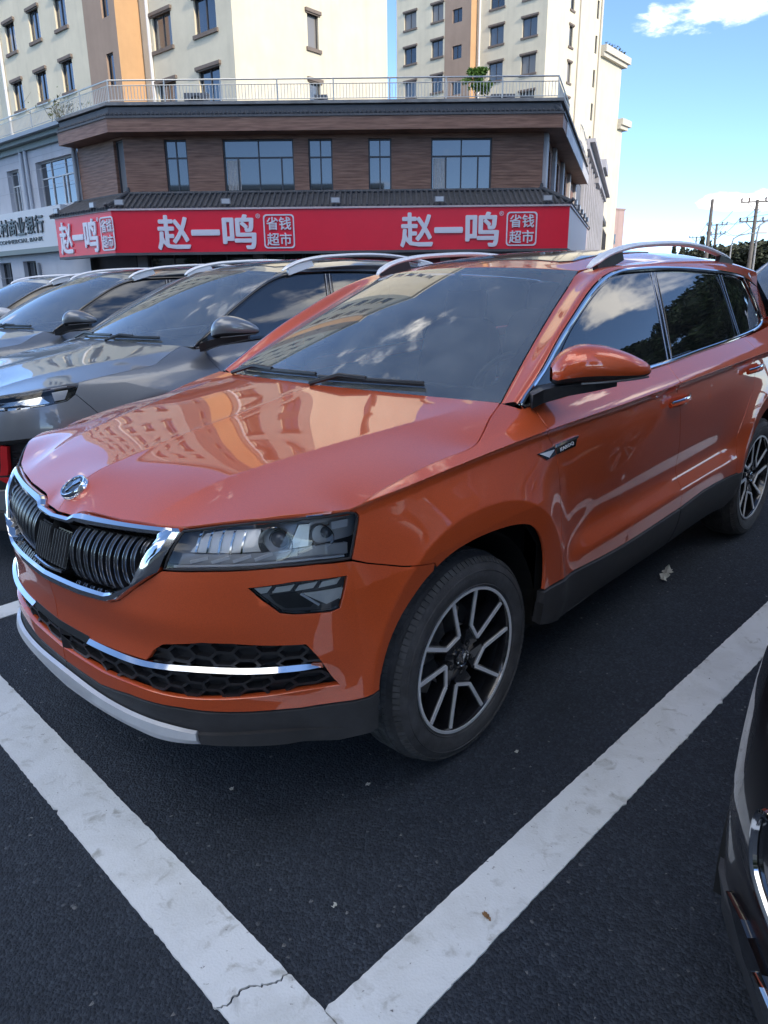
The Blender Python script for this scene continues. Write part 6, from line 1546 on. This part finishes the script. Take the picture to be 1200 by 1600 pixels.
pole('C', 23.55, 96, 8.55, [(.12, 1.1), (1.1, 1.0)], 'utility pole with two crossarms in the middle distance', .16)
pole('D', 22.35, 140, 9.9, [(.15, 1.2)], 'farthest small utility pole with one crossarm')
def wires():
    ws_ = empty('power_lines', (*azp(25, 80), 6), label='thin sagging power lines strung between the utility poles', cat='power lines'); inv = Matrix.Translation(ws_.location).inverted()
    e = np.array([math.cos(math.radians(18)), -math.sin(math.radians(18))])
    def w(a, b, sag):
        mb = MB(); mb.tube([(a[0]+(b[0]-a[0])*q, a[1]+(b[1]-a[1])*q, a[2]+(b[2]-a[2])*q-sag*4*q*(1-q)) for q in np.linspace(0, 1, 15)], .017, 4); o = mb.build('wire', WIRE, ws_); o.data.transform(inv)
    for (p, q) in (('B', 'C'), ('C', 'D')):
        P, Q = poles[p], poles[q]
        for lv in (0, 1):
            for k in (-.95, .5, .95):
                zp, lp = P[3][min(lv, len(P[3])-1)]; zq, lq = Q[3][min(lv, len(Q[3])-1)]
                w((P[0]+e[0]*lp*k, P[1]+e[1]*lp*k, P[2]-zp+.3), (Q[0]+e[0]*lq*k, Q[1]+e[1]*lq*k, Q[2]-zq+.3), .9)
    B = poles['B']
    for k, zz in ((-.95, 0), (.5, 0), (.95, 0), (-.95, 1.4), (.95, 1.4)): w((B[0]+e[0]*1.1*k, B[1]+e[1]*1.1*k, B[2]+.1-zz), (27+k*.6, 24+k, 8.6-zz), .5)
wires()
for az, d, zt, L_, lb in ((24.6, 58, 5.1, 1.6, 'pale curved street lamp between the two utility poles'), (26.1, 52, 5.5, 1.7, 'street lamp with a raised arm at the right edge of the photo')):
    x, y = azp(az, d); p = empty('street_lamp', (x, y, gz(x, y)), label=lb, cat='street lamp'); h = zt-gz(x, y)
    mb = MB(); mb.tube([(0, 0, -.2), (0, 0, h-.8), (.08, -.02, h-.35), (.5, -.1, h-.1), (L_, -.3, h)], [.07, .05, .045, .04, .03], 8); mb.build('lamp_pole', STEEL, p, True)
    mb = MB(); mb.box((L_-.1, -.42, h-.05), (L_+.55, -.22, h+.05)); mb.build('lamp_head', STEEL, p)
# small trees on the terrace
pt = tree('broad', 3.55, 29.6, 1.35, 1.6, 'small bright green potted tree on the roof terrace', None, 4, z=7.85, dens=1500, leaf=.045, col=(.16, .26, .04))
pt2 = empty('dry_plant', (-12.0, 30.9, 7.9), label='dry climbing plant tangled in the left terrace railing', cat='plant'); mb = MB()
for k in range(46):
    a = RNG.normal(0, .35, 3); p0 = Vector((a[0]*1.6, a[1], 0)); mb.tube([p0, p0+Vector((a[1]*.3, a[2]*.2, .25)), p0+Vector((a[2]*.5, a[0]*.3, .35+abs(a[2])*.9))], [.012, .009, .004], 4)
mb.build('stems', mat('dry stems', (.24, .20, .11), .9), pt2)['kind'] = 'stuff'; mb = MB()
for k in range(160):
    c0 = RNG.normal(0, .3, 3)*np.array([1.6, .8, .8])+np.array([0, 0, .4]); d = RNG.normal(0, .05, (3, 3)); mb.add([c0+d[0], c0+d[1], c0+d[2]], [(0, 1, 2)])
mb.build('dry_leaves', mat('dry leaves', (.22, .22, .08), .8), pt2, fix=False)['kind'] = 'stuff'
for x, y, z, w, h, lb in ((-6.9, 30.6, 7.9, .9, .8, 'dark air conditioner box behind the left part of the terrace railing'), (-2.2, 30.4, 7.9, .5, .65, 'narrow dark box behind the middle of the terrace railing'), (4.7, 31, 7.9, .9, .75, 'dark air conditioner box behind the right end of the terrace railing')):
    a = empty('air_conditioner', (x, y, z), label=lb, cat='air conditioner'); mb = MB(); mb.box((-w/2, -.2, .05), (w/2, .2, h)); mb.box((-w/2+.05, -.15, 0), (-w/2+.12, .15, .05)); mb.box((w/2-.12, -.15, 0), (w/2-.05, .15, .05)); mb.build('casing', mat('grey casing', (.12, .12, .125), .6), a)
    mb = MB(); mb.lathe([(.0, -.205), (min(w, h)*.36, -.205), (min(w, h)*.38, -.215), (min(w, h)*.38, -.20)], 20, c=(0, 0, h*.5)); mb.build('fan_grille', mat('black grille', (.02, .02, .02), .6), a)
# ------------------------------------------------------------------ parked cars
M = car_mats(); M['lensball'] = mat('clear projector', (.16, .17, .19), .02, 0, 1.0)
def park(o, x, y, rz=0., s=1.): o.matrix_world = LOT @ Matrix.Translation((x, y, 0)) @ Matrix.Rotation(rz, 4, 'Z') @ Matrix.Scale(s, 4)
car = build_suv('parked_car', orange_spec(M), M); park(car, 0, 0)
tag(car, 'copper orange car filling the foreground, no number plate fitted', 'car', 'parked cars')
class GreyShape(Shape):
    zs = staticmethod(spl([.50,.25,0,-.4,-.9,-1.45,-2.1,-2.6,-3.3],[.955,.965,.975,.990,1.0,1.012,1.026,1.036,1.04]))
    nose = staticmethod(spl([.14,.20,.25,.30,.36,.45,.54,.60,.66,.70,.78,.84,.90,.95],[.80,.840,.855,.862,.868,.875,.880,.882,.880,.876,.866,.850,.815,.755]))
    flare = .024
    def Ys(s, u, z):
        q = z-s.zs(u); W = s.W(u); m = sst(-.44, -.62, u)*sst(-2.32, -2.05, u); lo = s.pr_door(np.minimum(q, -.22))*m+s.pr_pl(np.minimum(q, -.22))*(1-m)
        sh = -.060*(np.clip(q+.24, 0, .24)/.24)**2
        return W+lo+sh+np.where(q > 0, -.48*q-(6.5+4*sst(-.6, .0, u))*q*q, 0)
    def flr(s, u, z, c, r):
        d = np.sqrt((u-c)**2+np.maximum(z-.345, 0)**2+1e-9)
        x = d-r; k = .5*(x+np.sqrt(x*x+.014**2)); q = k-x
        return s.flare*np.exp(-k/.11)-.15*np.minimum(q, .11), sst(r+.02, r-.02, d)
def grey_spec(M, pt):
    sp = orange_spec(M); sp.update(shape=GreyShape(), skin='g', front='grey', hi=False, paint=pt)
    sp['lamp'] = [(1.62, .905), (1.45, .920), (1.30, .934), (1.12, .950), (1.00, .958), (.925, .955), (.955, .915), (1.00, .885), (1.12, .872), (1.30, .862), (1.45, .850), (1.62, .838)]
    sp['lamp_rear'] = (5, 4); sp['lamp_low'] = 6; sp['fend_bump'] = [(.749, .7365), (.86, .79), (.953, .913)]
    sp['hood_front'] = [(2, .890), (1.80, .895), (1.62, .909), (1.45, .924), (1.30, .938), (1.12, .9545), (1.00, .962)]
    sp['hood_side'] = [(.93, .9625), (.883, .970), (.742, .985), (.639, .994), (.529, 1.003), (.478, 1.012), (.434, 1.028), (.35, 1.058), (.250, 1.086)]
    sp['lamp_rear'] = (6, 5)
    sp['mir_a'] = (-.40, .865, 1.155); sp['mir_b'] = (-.575, 1.07, 1.170)
    sp['lamps'] = grey_lamps; sp['nose'] = grey_nose; sp['mirror_paint'] = pt
    return sp
def grey_lamps(root, sp, M, sd, body, BN):
    lamp = sp['lamp']; head = panel('headlight', body, lamp, M['gloss'], root, res=.05, side=sd, off=-.05, lip=0, inset=-.004)
    P_ = lambda nm, pol, m, off, lip=.02: panel(nm, body, pol, m, head, res=.04, side=sd, off=off, lip=lip, inset=0)
    P_('lamp_reflector', [(1.60, .892), (1.30, .915), (1.16, .925), (1.10, .890), (1.22, .882), (1.30, .893), (1.60, .868)], M['refl'], -.034)
    P_('lamp_reflector', [(1.08, .938), (.975, .944), (1.005, .900), (1.07, .896)], M['white'], -.024)
    for k in range(4): P_('light_cell', [(1.56-.09*k, .860), (1.50-.09*k, .863), (1.50-.09*k, .875), (1.56-.09*k, .872)], M['refl'], -.028)
    panel('lamp_cover', body, lamp, M['lens'], head, res=.05, side=sd, off=0, lip=.004, inset=.003)
def closed_front(root, sp, M, body, vent, holes=True):
    low = sp['lamp'][sp['lamp_low']:]; arch = catmull([(.962, .437), (.955, .48), (.925, .56), (.875, .63), (.80, .69), (.752, .715)], 3)
    poly = [(2, .34), (1.3, .34), (1.05, .36), (.966, .40)]+arch+sp['fend_bump']+low[1:]+[(1.64, .832), (1.66, .60), (1.75, .50), (2, .48)]
    panel('front_bumper', body, poly, sp['paint'], root, holes=[vent] if holes else [], res=.04, side=0, lip=.03, fine=3)
    panel('bumper_skirt', body, [(2, .337), (1.3, .337), (1.05, .357), (.966, .397), (.972, .31), (1.05, .27), (1.3, .23), (2, .22)], M['clad'], root, res=.05, side=0, lip=.05, off=.01)
    grp = [(1.645, .830), (1.665, .60), (1.753, .503), (2, .483), (2, .86), (1.8, .86), (1.64, .845)]
    g = panel('grille', body, grp, M['dark'], root, res=.06, side=0, off=-.03, lip=0, inset=-.01)
    for s_ in (1, -1):
        for k in range(9):
            z = .53+.037*k; mb = MB(); f, b = [], []
            for q in np.linspace(1.67 if z > .6 else 1.77, 2, 9): p, n = BN_(body, q, z+.007); p2, n2 = BN_(body, q, z-.007); f.append((p-n*.004, p-n*.03)); b.append((p2-n2*.004, p2-n2*.03))
            slab(mb, f, b); sided(mb, s_).build('slat', M['satin'], g, True)
def BN_(body, s, z): P, n = fd(body, np.array([float(s)]), np.array([float(z)])); return P[0], n[0]
VENT = [(1.44, .705), (1.22, .720), (1.165, .690), (1.125, .50), (1.17, .455), (1.50, .450), (1.55, .52), (1.50, .60)]
def grey_nose(root, sp, M, body, BN, hood):
    closed_front(root, sp, M, body, VENT)
    for sd in (1, -1):
        v = panel('bumper_vent', body, VENT, M['black'], root, res=.05, side=sd, off=-.035, lip=0, inset=-.006)
        panel('vent_frame', body, [(1.44, .705), (1.22, .720), (1.165, .690), (1.125, .50), (1.145, .51), (1.185, .680), (1.23, .704), (1.43, .690)], M['gloss'], v, res=.03, side=sd, off=.004, lip=.03, inset=0)
        panel('red_accent', body, [(1.42, .685), (1.38, .680), (1.40, .535), (1.45, .530)], M['red'], v, res=.03, side=sd, off=.004, lip=.03, inset=0)
        panel('red_accent', body, [(1.46, .520), (1.40, .524), (1.13, .430), (1.16, .418)], M['red'], v, res=.03, side=sd, off=.012, lip=.02, inset=0)
        panel('vent_blade', body, [(1.38, .515), (1.14, .505), (1.13, .470), (1.30, .475)], M['gloss'], v, res=.03, side=sd, off=.006, lip=.02, inset=0)
        panel('vent_light', body, [(1.27, .505), (1.19, .505), (1.20, .485), (1.26, .480)], M['led'], v, res=.03, side=sd, off=.012, lip=.01, inset=0)
        for k in range(4): panel('vent_rib', body, [(1.37, .655-.035*k), (1.17-.006*k, .655-.035*k), (1.17-.006*k, .645-.035*k), (1.37, .645-.035*k)], M['gloss'], v, res=.05, side=sd, off=-.02, lip=.02, inset=0)
grey = build_suv('parked_car', grey_spec(M, paint('grey blue metallic paint', (.205, .22, .24), .4, .34)), M); park(grey, -.43, -2.52, 0, 1.03)
tag(grey, 'dark grey car with red bumper accents parked directly beside the orange car', 'car', 'parked cars')
g2 = copy_tree(grey); park(g2, -.62, -4.98, .01, 1.03); g2['label'] = 'second dark grey car with roof rails, beyond the grey car with red accents'
def recolour(o, a, b):
    for ch in kids(o):
        if ch.type == 'MESH' and any(s.material == a for s in ch.material_slots):
            ch.data = ch.data.copy()
            for i, mm in enumerate(ch.data.materials):
                if mm == a: ch.data.materials[i] = b
        recolour(ch, a, b)
GP = MATS['grey blue metallic paint']
w3 = copy_tree(grey); park(w3, -.95, -7.5, .0, 1.02); recolour(w3, GP, paint('white car paint', (.62, .63, .65), .0, .35)); w3['label'] = 'white car with dark windows at the left edge, behind both grey cars'
s4 = copy_tree(grey); park(s4, -5.05, .35, .0, 1.02); recolour(s4, GP, paint('silver car paint', (.42, .44, .47), .6, .3)); s4['label'] = 'silver car with roof rails at the right edge, behind the orange car'
# ------------------------------------------------------------------ dark car whose corner shows at the lower right
class DarkShape(GreyShape):
    pass
def dark_nose(root, sp, M, body, BN, hood):
    closed_front(root, sp, M, body, VENT, False)
    for sd in (1, -1):
        pod = [(1.44, .68), (1.28, .69), (1.22, .66), (1.23, .58), (1.31, .51), (1.45, .50)]
        v = panel('bumper_vent', body, pod, M['gloss'], root, res=.05, side=sd, off=.003, lip=0, inset=0)
        mb = MB(); pts = [BN(*p) for p in catmull(pod[:-1], 5)]; mb.tube([p+n*.006 for p, n in pts], .008, 8); sided(mb, sd).build('vent_trim', M['chrome'], v, True)
        dr = panel('low_lamp_recess', body, [(1.06, .385), (1.12, .396), (1.40, .390), (1.40, .335), (1.14, .335)], M['gloss'], root, res=.04, side=sd, off=.014, lip=.02, inset=0)
        panel('low_lamp', body, [(1.20, .374), (1.24, .384), (1.40, .380), (1.40, .352), (1.27, .352)], M['refl'], dr, res=.03, side=sd, off=.022, lip=.02, inset=0)
dp = paint('very dark brown paint', (.010, .0075, .008), .1, .35)
ds = grey_spec(M, dp); ds.update(shape=DarkShape(), skin='d', nose=dark_nose)
dark = build_suv('parked_car', ds, M); park(dark, -.10, 2.612)
tag(dark, 'very dark brown car whose front corner enters the lower right', 'car', 'parked cars')
# ------------------------------------------------------------------ litter on the asphalt
def crumple(name, label, cat, x, y, L_, w, m, rz, seed, bend=.012):
    r = np.random.default_rng(seed); n, k = 9, 5; V = []; F = []
    for i in range(n):
        q = i/(n-1); wd = w*(.35+.65*math.sin(math.pi*min(.95, .12+q*.85)))*(1+.25*r.normal())
        for j in range(k): V.append((L_*(q-.5)+r.normal(0, .003), wd*(j/(k-1)-.5)+r.normal(0, .003), .006+abs(r.normal(0, bend))))
    for i in range(n-1):
        for j in range(k-1): a = i*k+j; F.append((a, a+1, a+k+1, a+k))
    o = mesh_obj(name, V, F, m); o.matrix_world = LOT @ Matrix.Translation((x, y, 0)) @ Matrix.Rotation(rz, 4, 'Z'); tag(o, label, cat)
    md = o.modifiers.new('thick', 'SOLIDIFY'); md.thickness = .0012; return o
crumple('paper_scrap', 'crumpled white scrap of paper on the asphalt beside the orange car', 'litter', -1.771, .774, .16, .045, mat('dirty paper', (.52, .52, .47), .8, noise=.2, nscale=30), .2, 3, .008)
crumple('dry_leaf', 'small curled brown leaf on the white line in front', 'leaf', .477, 1.298, .022, .009, mat('brown dry leaf', (.22, .12, .05), .8), 1.2, 5, .003)
for k, (px, py) in enumerate([(.33, .75), (.62, .45), (.70, 1.0), (-.1, 1.0)]):
    o = crumple('paper_chip', ['tiny pale chip on the asphalt below the skid plate', 'tiny pale chip on the asphalt near the line corner', 'tiny pale chip on the asphalt nearest the white side line', 'tiny pale chip on the asphalt right of the front wheel'][k], 'litter', px, py, .007, .005, mat('dirty paper', ()), k, 20+k, .001); o['group'] = 'pale chips on the asphalt'
